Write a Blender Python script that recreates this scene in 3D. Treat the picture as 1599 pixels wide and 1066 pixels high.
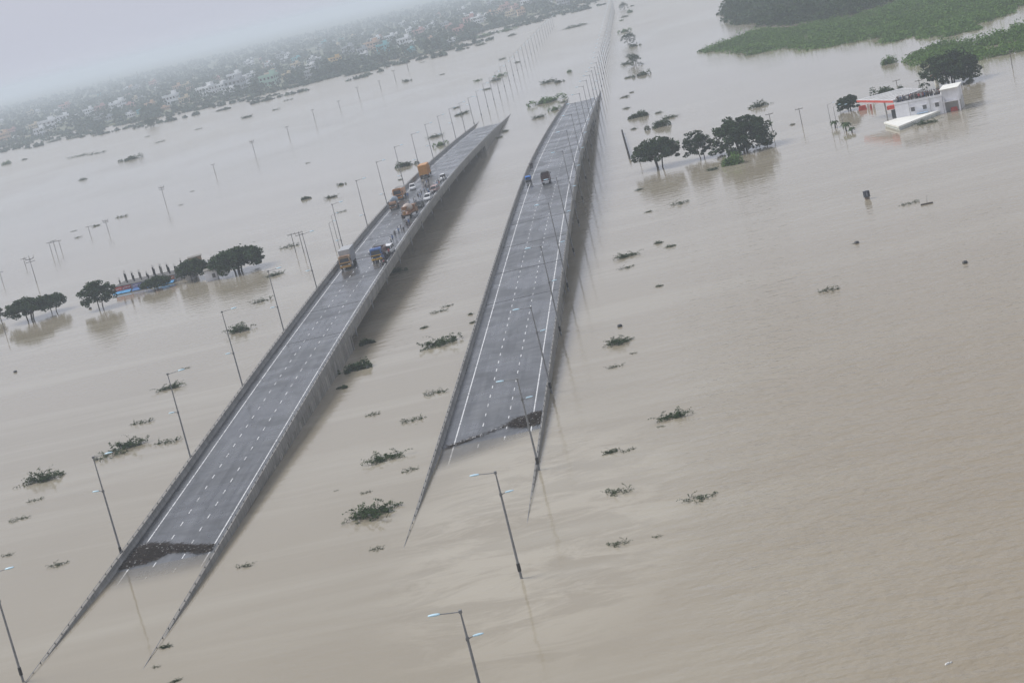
import bpy, math, random
import numpy as np
from mathutils import Vector, Matrix
rnd = random.Random(7)
R_ = math.radians
for o in list(bpy.data.objects): bpy.data.objects.remove(o, do_unlink=True)
sc = bpy.context.scene
col = sc.collection

# ------------------------------------------------------------------ camera
# world: +Y runs along the two carriageways away from the helicopter, X to the right, water at z = 0
F, ROLL, PITCH, YAW, H = 2779.7, R_(13.6746), R_(11.556), R_(-6.4916), 56.479
fw = np.array([math.sin(YAW)*math.cos(PITCH), math.cos(YAW)*math.cos(PITCH), -math.sin(PITCH)])
r0 = np.array([math.cos(YAW), -math.sin(YAW), 0.0]); u0 = np.cross(r0, fw)
RV = math.cos(ROLL)*r0 - math.sin(ROLL)*u0
UV = math.cos(ROLL)*u0 + math.sin(ROLL)*r0
cd = bpy.data.cameras.new('camera'); cam = bpy.data.objects.new('camera', cd); col.objects.link(cam)
cd.sensor_width = 36.0; cd.lens = F/1599*36; cd.clip_start = 1.0; cd.clip_end = 60000
m3 = Matrix((RV, UV, -fw)).transposed().to_4x4(); m3.translation = (0, 0, H); cam.matrix_world = m3
sc.camera = cam
def at(x, y, z=0.0):
    """the place at height z that the photograph shows at (x, y)"""
    d = fw + RV*(x-799.5)/F - UV*(y-533)/F
    t = (z-H)/d[2]
    return Vector((d[0]*t, d[1]*t, z))

# ------------------------------------------------------------------ sky, sun, exposure
SUN_EL, SUN_ROT = R_(48), R_(-75)
w = bpy.data.worlds.new('World'); sc.world = w; w.use_nodes = True
nt = w.node_tree; nt.nodes.clear()
wo = nt.nodes.new('ShaderNodeOutputWorld')
sky = nt.nodes.new('ShaderNodeTexSky'); sky.sky_type = 'NISHITA'; sky.sun_disc = False
sky.sun_elevation = SUN_EL; sky.sun_rotation = SUN_ROT; sky.dust_density = 6; sky.air_density = 1.5
b1 = nt.nodes.new('ShaderNodeBackground'); b1.inputs[1].default_value = 0.05
b2 = nt.nodes.new('ShaderNodeBackground'); b2.inputs[0].default_value = (0.300, 0.312, 0.364, 1); b2.inputs[1].default_value = 1.0
mx = nt.nodes.new('ShaderNodeMixShader'); mx.inputs[0].default_value = 0.88      # closed overcast over the clear sky
nt.links.new(sky.outputs[0], b1.inputs[0]); nt.links.new(b1.outputs[0], mx.inputs[1]); nt.links.new(b2.outputs[0], mx.inputs[2])
nt.links.new(mx.outputs[0], wo.inputs[0])
sl = bpy.data.lights.new('sun', 'SUN'); sl.energy = 1.5; sl.angle = R_(28); sl.color = (1.0, 0.975, 0.94)
so = bpy.data.objects.new('sun', sl); col.objects.link(so)
so.rotation_euler = (math.pi/2-SUN_EL, 0, math.pi-SUN_ROT)   # shines from where the sky has its sun
vs = sc.view_settings; vs.view_transform = 'Standard'; vs.look = 'None'; vs.exposure = 1.02; vs.gamma = 1; vs.use_curve_mapping = False
cy = sc.cycles
cy.max_bounces = 6; cy.diffuse_bounces = 3; cy.glossy_bounces = 3; cy.volume_bounces = 4; cy.transparent_max_bounces = 16
cy.use_denoising = True; cy.caustics_reflective = False; cy.caustics_refractive = False

# ------------------------------------------------------------------ materials
MATS = {}
class N:
    def __init__(s, name):
        s.m = bpy.data.materials.new(name); s.m.use_nodes = True
        s.t = s.m.node_tree; s.t.nodes.clear()
        s.out = s.new('ShaderNodeOutputMaterial')
    def new(s, t, **kw):
        n = s.t.nodes.new(t)
        for k, v in kw.items(): setattr(n, k, v)
        return n
    def l(s, a, b): s.t.links.new(a, b)
    def pos(s, scale=(1, 1, 1), obj=False):
        g = s.new('ShaderNodeTexCoord') if obj else s.new('ShaderNodeNewGeometry')
        mp = s.new('ShaderNodeMapping'); mp.inputs['Scale'].default_value = scale
        s.l(g.outputs['Object' if obj else 'Position'], mp.inputs[0]); return mp.outputs[0]
    def noise(s, vec, scale, detail=3, rough=.55, dist=0):
        n = s.new('ShaderNodeTexNoise'); n.inputs['Scale'].default_value = scale
        n.inputs['Detail'].default_value = detail; n.inputs['Roughness'].default_value = rough; n.inputs['Distortion'].default_value = dist
        s.l(vec, n.inputs['Vector']); return n.outputs['Fac']
    def ramp(s, fac, stops):
        r = s.new('ShaderNodeValToRGB'); e = r.color_ramp.elements
        while len(e) < len(stops): e.new(.5)
        for k, (p, c) in enumerate(stops):
            e[k].position = p; e[k].color = (c if len(c) == 4 else (*c, 1)) if hasattr(c, '__len__') else (c, c, c, 1)
        s.l(fac, r.inputs[0]); return r.outputs[0]
    def rng(s, fac, a, b, c, d):
        r = s.new('ShaderNodeMapRange'); r.interpolation_type = 'SMOOTHSTEP'
        for k, v in enumerate((a, b, c, d)): r.inputs[k+1].default_value = v
        s.l(fac, r.inputs[0]); return r.outputs[0]
    def math(s, op, a, b=None):
        n = s.new('ShaderNodeMath', operation=op)
        for k, v in enumerate((a, b)):
            if v is None: continue
            if hasattr(v, 'links'): s.l(v, n.inputs[k])
            else: n.inputs[k].default_value = v
        return n.outputs[0]
    def mix(s, fac, a, b, mode='MIX'):
        n = s.new('ShaderNodeMix', data_type='RGBA', blend_type=mode)
        for sock, v in ((n.inputs[0], fac), (n.inputs[6], a), (n.inputs[7], b)):
            if hasattr(v, 'links'): s.l(v, sock)
            elif hasattr(v, '__len__'): sock.default_value = (*v[:3], 1)
            else: sock.default_value = v
        return n.outputs[2]
    def bsdf(s, base=None, rough=.6, bump=None, bstr=.3, bdist=.1, spec=.5):
        p = s.new('ShaderNodeBsdfPrincipled')
        for sock, v in ((p.inputs['Base Color'], base), (p.inputs['Roughness'], rough)):
            if hasattr(v, 'links'): s.l(v, sock)
            elif hasattr(v, '__len__'): sock.default_value = (*v[:3], 1)
            else: sock.default_value = v
        p.inputs['Specular IOR Level'].default_value = spec
        if bump is not None:
            b = s.new('ShaderNodeBump'); b.inputs['Distance'].default_value = bdist
            if hasattr(bstr, 'links'): s.l(bstr, b.inputs['Strength'])
            else: b.inputs['Strength'].default_value = bstr
            s.l(bump, b.inputs['Height']); s.l(b.outputs[0], p.inputs['Normal'])
        return p
    def done(s, shader): s.l(shader.outputs[0], s.out.inputs[0]); return s.m
def plain(name, c, rough=.6, var=.25, scale=2.0, spec=.5):
    """a colour with fine uneven wear"""
    if name in MATS: return MATS[name]
    n = N(name); v = n.pos((1, 1, 1), True)
    f = n.noise(v, scale, 4)
    lo = tuple(x*(1-var) for x in c); hi = tuple(min(1, x*(1+var)) for x in c)
    MATS[name] = n.done(n.bsdf(n.ramp(f, [(.3, lo), (.7, hi)]), rough, f, .15, .02, spec)); return MATS[name]
def mat_concrete(name, c, streak=.5):
    n = N(name); v = n.pos(); v2 = n.pos((1.6, 1.6, .12)); 
    a = n.noise(v, .35, 4); b = n.noise(v2, 1.0, 4, .65)
    base = n.mix(n.ramp(a, [(.3, 0), (.75, 1)]), tuple(x*.72 for x in c), tuple(x*1.12 for x in c))
    base = n.mix(n.math('MULTIPLY', n.ramp(b, [(.42, 0), (.68, 1)]), streak), base, (.055, .053, .048))
    MATS[name] = n.done(n.bsdf(base, .8, n.noise(v, 6, 4), .25, .02)); return MATS[name]
def mat_foliage(name, a, b, c):
    n = N(name); v = n.pos()
    f = n.noise(v, .45, 3); g = n.noise(v, 2.7, 2)
    base = n.mix(n.ramp(f, [(.35, 0), (.65, 1)]), a, b)
    base = n.mix(n.ramp(g, [(.5, 0), (.8, 1)]), base, c)
    p = n.bsdf(base, .7, spec=.08)
    t = n.new('ShaderNodeBsdfTranslucent'); n.l(base, t.inputs[0])
    x = n.new('ShaderNodeMixShader'); x.inputs[0].default_value = .18
    n.l(p.outputs[0], x.inputs[1]); n.l(t.outputs[0], x.inputs[2])
    n.l(x.outputs[0], n.out.inputs[0]); MATS[name] = n.m; return n.m
def mat_asphalt():
    n = N('wet_asphalt'); v = n.pos()
    lon = n.noise(n.pos((1.1, .012, 1)), 1.0, 4, .6)            # wheel tracks
    tra = n.noise(n.pos((.05, .55, 1)), 1.0, 3, .6)             # roller marks across the lanes
    blo = n.noise(v, .11, 4, .6, .6)
    pat = n.noise(n.pos((.25, .045, 1)), 1.0, 5, .62, .5)
    base = n.mix(n.ramp(lon, [(.32, 0), (.68, 1)]), (.040, .043, .046), (.118, .123, .129))
    base = n.mix(n.math('MULTIPLY', n.ramp(tra, [(.45, 0), (.66, 1)]), .6), base, (.034, .035, .038))
    base = n.mix(n.math('MULTIPLY', n.ramp(blo, [(.58, 0), (.74, 1)]), .8), base, (.026, .026, .029))
    base = n.mix(n.math('MULTIPLY', n.ramp(pat, [(.52, 0), (.72, 1)]), .5), base, (.125, .128, .128))
    ro = n.math('ADD', n.ramp(blo, [(.40, .34), (.60, .12)]), n.math('MULTIPLY', lon, .16))
    MATS['asphalt'] = n.done(n.bsdf(base, ro, n.noise(v, 3, 4), .12, .02, .55)); return n.m
M_ASPH = mat_asphalt()
M_CONC = mat_concrete('barrier_concrete', (.24, .235, .22), .45)
M_WALL = mat_concrete('wall_concrete', (.23, .22, .195), .8)
M_GIRD = mat_concrete('girder_concrete', (.23, .22, .195), .6)
_n = N('road_paint'); _w = _n.noise(_n.pos(), 1.6, 5, .7)
M_LINE = _n.done(_n.bsdf(_n.ramp(_w, [(.36, (.20, .20, .205)), (.50, (.62, .63, .63))]), .55))
M_JOINT = plain('joint_rubber', (.035, .035, .037), .6)
M_GALV = plain('galvanised_steel', (.20, .205, .21), .5)
M_HEAD = plain('lamp_housing', (.50, .70, .80), .3, .05)
M_DARK = plain('black_steel', (.025, .026, .028), .5)
M_LEAF = mat_foliage('leaf_dark', (.022, .044, .018), (.036, .068, .025), (.058, .092, .032))
M_SCRUB = mat_foliage('leaf_scrub', (.056, .122, .022), (.092, .175, .036), (.145, .215, .054))
M_BUSH = mat_foliage('leaf_drowned', (.030, .058, .021), (.050, .086, .030), (.085, .115, .045))
M_DIST = mat_foliage('leaf_far', (.036, .062, .042), (.054, .086, .058), (.075, .108, .072))  # distance haze partly put into the leaf colour: paler and bluer
M_BARK = plain('bark', (.055, .045, .036), .85, .4, 4)
M_TWIG = plain('drowned_twig', (.050, .045, .036), .85, .3, 6)

def mat_water():
    n = N('flood_water'); v = n.pos()
    sep = n.new('ShaderNodeSeparateXYZ'); n.l(v, sep.inputs[0])
    # silt drifting in plumes
    big = n.noise(n.pos((1, .45, 1)), .012, 4, .55, .4)
    swirl = n.noise(n.pos((.45, .9, 1)), .20, 7, .72, .7)
    base = n.mix(n.ramp(big, [(.3, 0), (.7, 1)]), (.248, .217, .158), (.294, .261, .198))
    cur = n.noise(n.pos((.10, 1, 1)), .055, 5, .62, .8)
    base = n.mix(n.math('MULTIPLY', n.ramp(cur, [(.48, 0), (.62, 1)]), .6), base, (.330, .302, .238))
    tan = n.math('MULTIPLY', n.rng(n.math('ADD', sep.outputs[0], n.math('MULTIPLY', big, 30.0)), -5, 40, 0, .8), n.rng(sep.outputs[1], 420, 180, 0, 1))
    base = n.mix(tan, base, (.240, .199, .136))          # browner towards the near right
    # the stirred water off the drowned end of the right carriageway
    dx = n.math('DIVIDE', n.math('ADD', sep.outputs[0], 22.0), 16.0)
    dy = n.math('DIVIDE', n.math('SUBTRACT', sep.outputs[1], 178.0), 40.0)
    near = n.rng(n.math('ADD', n.math('MULTIPLY', dx, dx), n.math('MULTIPLY', dy, dy)), .15, 1.5, 1, 0)
    sw = n.math('MULTIPLY', n.ramp(swirl, [(.44, 0), (.56, 1)]), near)
    base = n.mix(n.math('MULTIPLY', sw, .58), base, (.39, .355, .28))
    # ripples: calm slicks and ruffled patches
    r1 = n.noise(n.pos((1, 1.35, 1)), 1.25, 3, .5)
    r2 = n.noise(n.pos((.8, 1.5, 1)), .33, 2, .5)
    rip = n.math('ADD', n.math('MULTIPLY', r1, .35), r2)
    calm = n.noise(n.pos((1, .5, 1)), .016, 3, .5, .5)
    st = n.math('ADD', n.math('MULTIPLY', n.ramp(calm, [(.38, 0), (.66, 1)]), .13), .035)
    br = n.rng(sep.outputs[0], -16, 6, 0, .55)                   # breeze over the open water to the right
    st = n.math('ADD', st, n.math('MULTIPLY', br, n.rng(sep.outputs[1], 380, 170, 0, 1)))
    far = n.rng(sep.outputs[1], 420, 1500, 0, .16)
    p = n.bsdf(base, n.math('ADD', n.math('ADD', n.math('MULTIPLY', st, .25), .03), far), rip, st, .55)
    p.inputs['IOR'].default_value = 1.33
    # a few centimetres of water over the drowned road still let the asphalt show
    sh = None
    for (xa, xb, ya, sl) in ((-73.35, -60.95, 192.4, .02), (-36.6, -23.8, 216.6, .62)):
        yy = n.math('SUBTRACT', n.math('SUBTRACT', sep.outputs[1], ya), n.math('MULTIPLY', n.math('ADD', sep.outputs[0], -(xa+xb)/2), sl))
        f = n.math('MULTIPLY', n.rng(yy, -7.5, .5, 0, .7), n.math('MULTIPLY', n.math('GREATER_THAN', sep.outputs[0], xa), n.math('LESS_THAN', sep.outputs[0], xb)))
        f = n.math('MULTIPLY', f, n.math('LESS_THAN', yy, 8.0))
        sh = f if sh is None else n.math('MAXIMUM', sh, f)
    tr = n.new('ShaderNodeBsdfTransparent')
    mxx = n.new('ShaderNodeMixShader'); n.l(sh, mxx.inputs[0]); n.l(p.outputs[0], mxx.inputs[1]); n.l(tr.outputs[0], mxx.inputs[2])
    n.l(mxx.outputs[0], n.out.inputs[0]); return n.m
M_WATER = mat_water()

# ------------------------------------------------------------------ mesh helpers
class MB:
    def __init__(s): s.v = []; s.f = []; s.mi = []
    def poly(s, pts, faces, mi=0):
        b = len(s.v); s.v += [tuple(p) for p in pts]; s.f += [tuple(b+i for i in f) for f in faces]; s.mi += [mi]*len(faces)
    def box(s, c, d, rz=0, mi=0, top=1.0, topy=None):
        """box of size d centred at c; top / topy narrow its upper face"""
        cx, cy_, cz = c; a, b, h = d[0]/2, d[1]/2, d[2]/2; ty = top if topy is None else topy
        ca, sa = math.cos(rz), math.sin(rz); P = []
        for z, kx, ky in ((-h, 1, 1), (h, top, ty)):
            for x, y in ((-a, -b), (a, -b), (a, b), (-a, b)):
                x *= kx; y *= ky; P.append((cx+x*ca-y*sa, cy_+x*sa+y*ca, cz+z))
        s.poly(P, [(3, 2, 1, 0), (4, 5, 6, 7), (0, 1, 5, 4), (1, 2, 6, 5), (2, 3, 7, 6), (3, 0, 4, 7)], mi); return s
    def tube(s, p0, p1, ra, rb=None, n=6, mi=0, cap=True):
        p0, p1 = Vector(p0), Vector(p1); rb = ra if rb is None else rb
        d = (p1-p0).normalized(); a = d.orthogonal().normalized(); b = d.cross(a); P = []
        for p, r in ((p0, ra), (p1, rb)):
            for k in range(n):
                t = 2*math.pi*k/n; P.append(p+(a*math.cos(t)+b*math.sin(t))*r)
        F_ = [(k, (k+1) % n, n+(k+1) % n, n+k) for k in range(n)]
        if cap: F_ += [tuple(range(n-1, -1, -1)), tuple(range(n, 2*n))]
        s.poly(P, F_, mi); return s
    def lathe(s, prof, n=12, axis='z', o=(0, 0, 0), mi=0):
        P = []
        for r, h in prof:
            for k in range(n):
                t = 2*math.pi*k/n; a, b = r*math.cos(t), r*math.sin(t)
                q = {'z': (a, b, h), 'y': (a, h, b), 'x': (h, a, b)}[axis]
                P.append((q[0]+o[0], q[1]+o[1], q[2]+o[2]))
        m = len(prof)
        s.poly(P, [(i*n+k, i*n+(k+1) % n, (i+1)*n+(k+1) % n, (i+1)*n+k) for i in range(m-1) for k in range(n)]
               + [tuple(range(n-1, -1, -1)), tuple((m-1)*n+k for k in range(n))], mi); return s
    def prism(s, outline, y0, y1, mi=0, axis='y'):
        """outline in (x, z) pushed along y (or in (y, z) along x)"""
        n = len(outline); f = (lambda a, b, t: (a, t, b)) if axis == 'y' else (lambda a, b, t: (t, a, b))
        P = [f(a, b, y0) for a, b in outline]+[f(a, b, y1) for a, b in outline]
        s.poly(P, [(k, (k+1) % n, n+(k+1) % n, n+k) for k in range(n)]+[tuple(range(n-1, -1, -1)), tuple(range(n, 2*n))], mi); return s
    def mesh(s, name, mats, smooth=False):
        me = bpy.data.meshes.new(name); me.from_pydata(s.v, [], s.f)
        for m in (mats if isinstance(mats, (list, tuple)) else [mats]): me.materials.append(m)
        if any(s.mi): me.polygons.foreach_set('material_index', s.mi)
        if smooth: me.polygons.foreach_set('use_smooth', [True]*len(me.polygons))
        me.validate(); me.update(); return me
    def build(s, name, mats, parent=None, smooth=False, loc=None):
        return put(name, s.mesh(name, mats, smooth), parent, loc)
def fixn(me):
    import bmesh
    b = bmesh.new(); b.from_mesh(me); bmesh.ops.recalc_face_normals(b, faces=b.faces); b.to_mesh(me); b.free(); return me
def put(name, me, parent=None, loc=None, rz=None):
    o = bpy.data.objects.new(name, me); col.objects.link(o)
    if parent: o.parent = parent
    if loc is not None: o.location = loc
    if rz is not None: o.rotation_euler = (0, 0, rz)
    return o
def tag(o, label=None, cat=None, group=None, kind=None):
    if label: o['label'] = label
    if cat: o['category'] = cat
    if group: o['group'] = group
    if kind: o['kind'] = kind
    return o
def thing(name, label, cat, loc=(0, 0, 0), rz=0, group=None):
    o = bpy.data.objects.new(name, None); col.objects.link(o); o.empty_display_size = .1
    o.location = loc; o.rotation_euler = (0, 0, rz); return tag(o, label, cat, group)
def copy_tree(o, parent=None):
    c = o.copy(); col.objects.link(c); c.parent = parent
    for ch in o.children: copy_tree(ch, c)
    return c
def nth(k):
    W = ['', 'first', 'second', 'third', 'fourth', 'fifth', 'sixth', 'seventh', 'eighth', 'ninth', 'tenth', 'eleventh', 'twelfth']
    return W[k] if k < len(W) else '%d%s' % (k, 'th' if 10 <= k % 100 <= 20 else {1: 'st', 2: 'nd', 3: 'rd'}.get(k % 10, 'th'))
def quads_mesh(name, C, A, B, mat):
    """leaf-sized faces: centres C with half axes A and B (numpy arrays)"""
    n = len(C); V = np.empty((n, 4, 3)); V[:, 0] = C-A-B*.4; V[:, 1] = C+A*.2-B; V[:, 2] = C+A+B*.4; V[:, 3] = C-A*.2+B
    me = bpy.data.meshes.new(name); me.vertices.add(n*4); me.loops.add(n*4); me.polygons.add(n)
    me.vertices.foreach_set('co', V.reshape(-1)); me.loops.foreach_set('vertex_index', np.arange(n*4))
    me.polygons.foreach_set('loop_start', np.arange(0, n*4, 4)); me.polygons.foreach_set('loop_total', np.full(n, 4))
    me.materials.append(mat); me.update(); me.validate(); return me
def rand_axes(g, n, size, flat=.5):
    a = g.normal(size=(n, 3)); a[:, 2] *= flat; a /= np.linalg.norm(a, axis=1)[:, None]
    b = g.normal(size=(n, 3)); b[:, 2] *= flat; b -= a*(a*b).sum(1)[:, None]; b /= np.linalg.norm(b, axis=1)[:, None]
    s = size*g.uniform(.6, 1.3, (n, 1)); return a*s, b*s*.7

# ------------------------------------------------------------------ water and haze
_w = MB(); _w.poly([(-20000, -3000, 0), (20000, -3000, 0), (20000, 30000, 0), (-20000, 30000, 0)], [(0, 1, 2, 3)])
tag(_w.build("water", M_WATER), "brown flood water spread over the whole plain", kind="structure")
def haze():
    n = N('haze_air'); pv = n.new('ShaderNodeVolumePrincipled')
    pv.inputs['Color'].default_value = (.83, .915, 1.0, 1); pv.inputs['Density'].default_value = HAZE; pv.inputs['Anisotropy'].default_value = .0
    n.l(pv.outputs[0], n.out.inputs['Volume'])
    o = MB().box((0, 13500, 32), (40600, 33600, 76)).build('haze', n.m)
    tag(o, 'pale monsoon haze hanging over the flooded plain', kind='stuff')
HAZE = .00028
haze()

# ------------------------------------------------------------------ the two carriageways
def interp(pts):
    xs, zs = zip(*pts)
    xs, zs = np.array(xs, float), np.array(zs, float)
    gx = np.linspace(xs[0], xs[-1], 1200); gz = np.interp(gx, xs, zs)
    for _ in range(3): gz = np.convolve(np.pad(gz, 30, mode='reflect', reflect_type='odd'), np.ones(61)/61, 'valid')
    return lambda s: float(np.interp(s, gx, gz))
PR = interp([(90, -3.6), (150, -1.95), (184, -1.0), (216, -.02), (240, .65), (265, 1.45), (303, 2.7), (345, 4.0), (380, 5.0), (430, 5.85), (455, 5.9), (500, 5.4), (560, 4.2), (620, 2.55), (678, .75), (700, .05), (780, -2.6)])
PL = interp([(90, -3.4), (160, -1.05), (192.5, -.02), (212, .6), (271, 2.65), (295, 3.35), (355, 4.7), (415, 5.4), (440, 5.45), (505, 4.95), (560, 3.85), (620, 2.3), (690, -.02), (780, -3.2)])
ABUT0, ABUT1 = 297.0, 591.0
def slope_rot(prof, s): return math.atan2(prof(s+1)-prof(s-1), 2)
def strip(name, prof, xs, s0, s1, mat, parent, step=4.0):
    """cross-section outline xs (x, dz) swept along the profile"""
    n = max(2, int((s1-s0)/step)+1); S = np.linspace(s0, s1, n); k = len(xs); m = MB()
    P = [(x, s, prof(s)+dz) for s in S for x, dz in xs]
    F_ = [(i*k+j, i*k+(j+1) % k, (i+1)*k+(j+1) % k, (i+1)*k+j) for i in range(n-1) for j in range(k)]
    F_ += [tuple(range(k-1, -1, -1)), tuple((n-1)*k+j for j in range(k))]
    m.poly(P, F_); me = fixn(m.mesh(name, mat)); return put(name, me, parent)
def carriageway(prof, xl, xr, wl, wr, label, far):
    t = thing('bridge', label, 'bridge', ((xl+xr)/2, 440, 0)); t.location = (0, 0, 0)
    s0, s1 = 120.0, far
    strip('road_deck', prof, [(xl+.35, -.28), (xr-.35, -.28), (xr-.35, 0), (xl+.35, 0)], s0, s1, M_ASPH, t, 3)
    strip('girder', prof, [(xl+.25, -.3), (xl+.25, -.75), (xl+2.0, -1.0), (xl+2.6, -1.75), (xr-2.6, -1.75), (xr-2.0, -1.0), (xr-.25, -.75), (xr-.25, -.3)], ABUT0-.5, ABUT1+.5, M_GIRD, t, 3)
    strip('edge_beam', prof, [(xr-.34, -1.15), (xr-.02, -1.15), (xr-.02, -.29), (xr-.34, -.29)], ABUT0, ABUT1, M_GIRD, t, 3)
    # barriers in cast lengths with open joints
    L = 12.0
    for x, sg in ((xl, 1), (xr, -1)):
        sec = [(x-.06*sg, -.42), (x+.42*sg, -.42), (x+.42*sg, .12), (x+.27*sg, .36), (x+.20*sg, .84), (x, .84), (x-.06*sg, .3)]
        s = 138.0
        while s < s1-40:
            strip('barrier', prof, sec, s+.03, s+L-.03, M_CONC, t, 4); s += L
        e = s
        rl = MB(); S = np.arange(140, e, 4.0)
        for a, b in zip(S[:-1], S[1:]):
            rl.tube((x+.10*sg, a, prof(a)+1.08), (x+.10*sg, b, prof(b)+1.08), .035, n=5, cap=False)
        rl.build('hand_rail', M_GALV, t)
        ps = MB()
        for q in np.arange(140, e, 2.4): ps.box((x+.10*sg, q, prof(q)+.97), (.08, .09, .24))
        tag(ps.build('rail_posts', M_JOINT, t), kind='stuff')
    # painted lines
    for x in (wl, wr):
        m = MB(); S = np.arange(s0+40, s1-4, 3.0)
        for a, b in zip(S[:-1], S[1:]):
            m.poly([(x-.085, a, prof(a)+.012), (x+.085, a, prof(a)+.012), (x+.085, b, prof(b)+.012), (x-.085, b, prof(b)+.012)], [(0, 1, 2, 3)])
        m.build('edge_line', M_LINE, t)
    dash = MB().box((0, 0, .008), (.14, 1.5, .012)).mesh('lane_dash', M_LINE)
    for k in (1, 2):
        x = wl+(wr-wl)*k/3
        for i in range(126):
            s = 160.6+k*.9+4.5*i
            if s > s1-12: break
            o = put('lane_dash', dash, t, (x, s, prof(s)+.006)); o.rotation_euler = (slope_rot(prof, s), 0, 0)
    # expansion joints over the piers, piers under the girder
    k = 12; jm = MB().box((0, 0, .01), (xr-xl-.9, .22, .02)).mesh('expansion_joint', M_JOINT)
    pm = MB().box((0, 0, 0), (4.4, 1.2, 1)).mesh('pier', M_GIRD)
    for i in range(k+1):
        s = ABUT0+(ABUT1-ABUT0)*i/k
        o = put('expansion_joint', jm, t, ((xl+xr)/2, s, prof(s)+.004)); o.rotation_euler = (slope_rot(prof, s), 0, 0)
        if 0 < i < k:
            hh = prof(s)-1.8+3; o = put('pier', pm, t, ((xl+xr)/2-.6, s, -3+hh/2)); o.scale = (1, 1, hh)
    for i in range(14):
        s = ABUT0+4+21.4*i
        if s < ABUT1-4: MB().box((xr+.06, s, prof(s)-.95), (.22, .3, 1.5)).tube((xr+.08, s, prof(s)-1.7), (xr+.08, s, prof(s)-2.1), .09).build('drain_spout', M_GALV, t)
    # abutment faces
    for s, d in ((ABUT0-.6, 1), (ABUT1+.6, -1)):
        h = prof(s)-.5+3; MB().box(((xl+xr)/2, s, -3+h/2), (xr-xl-.1, 1.1, h)).build('abutment', M_WALL, t)
    # reinforced-earth walls: precast panels on the side one can see, plain wall on the other
    for s_a, s_b in ((150.0, ABUT0-1.2), (ABUT1+1.2, s1-60)):
        strip('wall_core', prof, [(xl+.05, -6), (xr-.35, -6), (xr-.35, -.3), (xl+.05, -.3)], s_a, s_b, M_WALL, t, 3)
        q = s_a; g = random.Random(int(s_a)+int(-xl))
        while q < s_b-1.5:
            z0, z1 = -1.2, prof(q+.75)-.46
            if z1 > z0+.3:
                d = .20+g.uniform(0, .07)
                o = MB().box((0, 0, 0), (d, 1.46, z1-z0)).build('wall_panel', MATS['panel%d' % g.randrange(4)], t, loc=(xr-.35+d/2, q+.75, (z0+z1)/2))
            q += 1.5
    return t
for k, c in enumerate(((.30, .288, .26), (.24, .23, .205), (.36, .345, .31), (.27, .258, .228))): mat_concrete('panel%d' % k, c, .75)
LXL, LXR, LWL, LWR = -73.8, -60.5, -72.05, -62.1
RXL, RXR, RWL, RWR = -37.15, -23.35, -35.2, -25.05
carriageway(PL, LXL, LXR, LWL, LWR, 'left-hand concrete flyover carriageway crowded with stranded vehicles, both ends under flood water', 768)
carriageway(PR, RXL, RXR, RWL, RWR, 'right-hand concrete flyover carriageway, nearly empty, both ends under flood water', 768)
def on_deck(px, py, prof, dz=0):
    z = 5.0
    for _ in range(12): p = at(px, py, z+dz); z = prof(p.y)
    return Vector((p.x, p.y, z+.004))

# drifted debris along the waterline on the decks
def debris(name, label, outline, seed, prof, n, chunk=.14, white=.012):
    g = random.Random(seed); m = MB()
    pts = [on_deck(x, y, prof) for x, y in outline]
    xs = [p.x for p in pts]; ys = [p.y for p in pts]
    def inside(x, y):
        c = False
        for i in range(len(pts)):
            a, b = pts[i], pts[i-1]
            if (a.y > y) != (b.y > y) and x < (b.x-a.x)*(y-a.y)/(b.y-a.y)+a.x: c = not c
        return c
    k = 0
    while k < n:
        x, y = g.uniform(min(xs), max(xs)), g.uniform(min(ys), max(ys))
        if not inside(x+g.gauss(0, .12), y+g.gauss(0, .25)): continue
        k += 1; z = max(prof(y), -.03)+.02; u = g.random()
        if u < white: m.box((x, y, z+.10), (g.uniform(.06, .2), g.uniform(.08, .25), g.uniform(.04, .10)), g.uniform(0, 3), 1+g.randrange(2), .7)
        elif u < .32: m.box((x, y, z+.03), (chunk*g.uniform(1, 3), chunk*g.uniform(1, 4), chunk*g.uniform(.3, .8)), g.uniform(0, 3), 0, .5)
        else:
            a = g.uniform(0, 6.28); l = g.uniform(.3, 1.1)
            m.tube((x, y, z+.03), (x+math.cos(a)*l, y+math.sin(a)*l, z+g.uniform(.04, .22)), .022, .012, 4, 0, False)
    o = m.build(name, [plain('wet_debris', (.034, .024, .017), .6, .5, 6), plain('litter_white', (.6, .6, .58), .5), plain('litter_grey', (.35, .33, .3), .5)])
    tag(o, label, kind='stuff')
debris('debris_band', 'dark drift of twigs and litter across the drowned end of left carriageway',
       [(188, 889), (204, 872), (216, 856), (226, 850), (262, 850), (300, 853), (333, 852), (328, 861), (307, 863), (296, 859), (262, 862), (243, 873), (215, 881)], 1, PL, 5200)
debris('debris_patch', 'brown patch of drifted debris by the right barrier of right carriageway',
       [(795, 663), (806, 655), (822, 650), (841, 643), (845, 647), (844, 660), (832, 664), (815, 667)], 2, PR, 2600)
debris('debris_line', 'thin line of drift litter slanting across the right carriageway above the waterline',
       [(697, 699), (712, 693), (726, 688), (760, 676), (798, 661.5), (798, 662.5), (760, 677.2), (728, 689.5), (712, 695.6), (697, 701.5)], 3, PR, 300, .05, .06)

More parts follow.
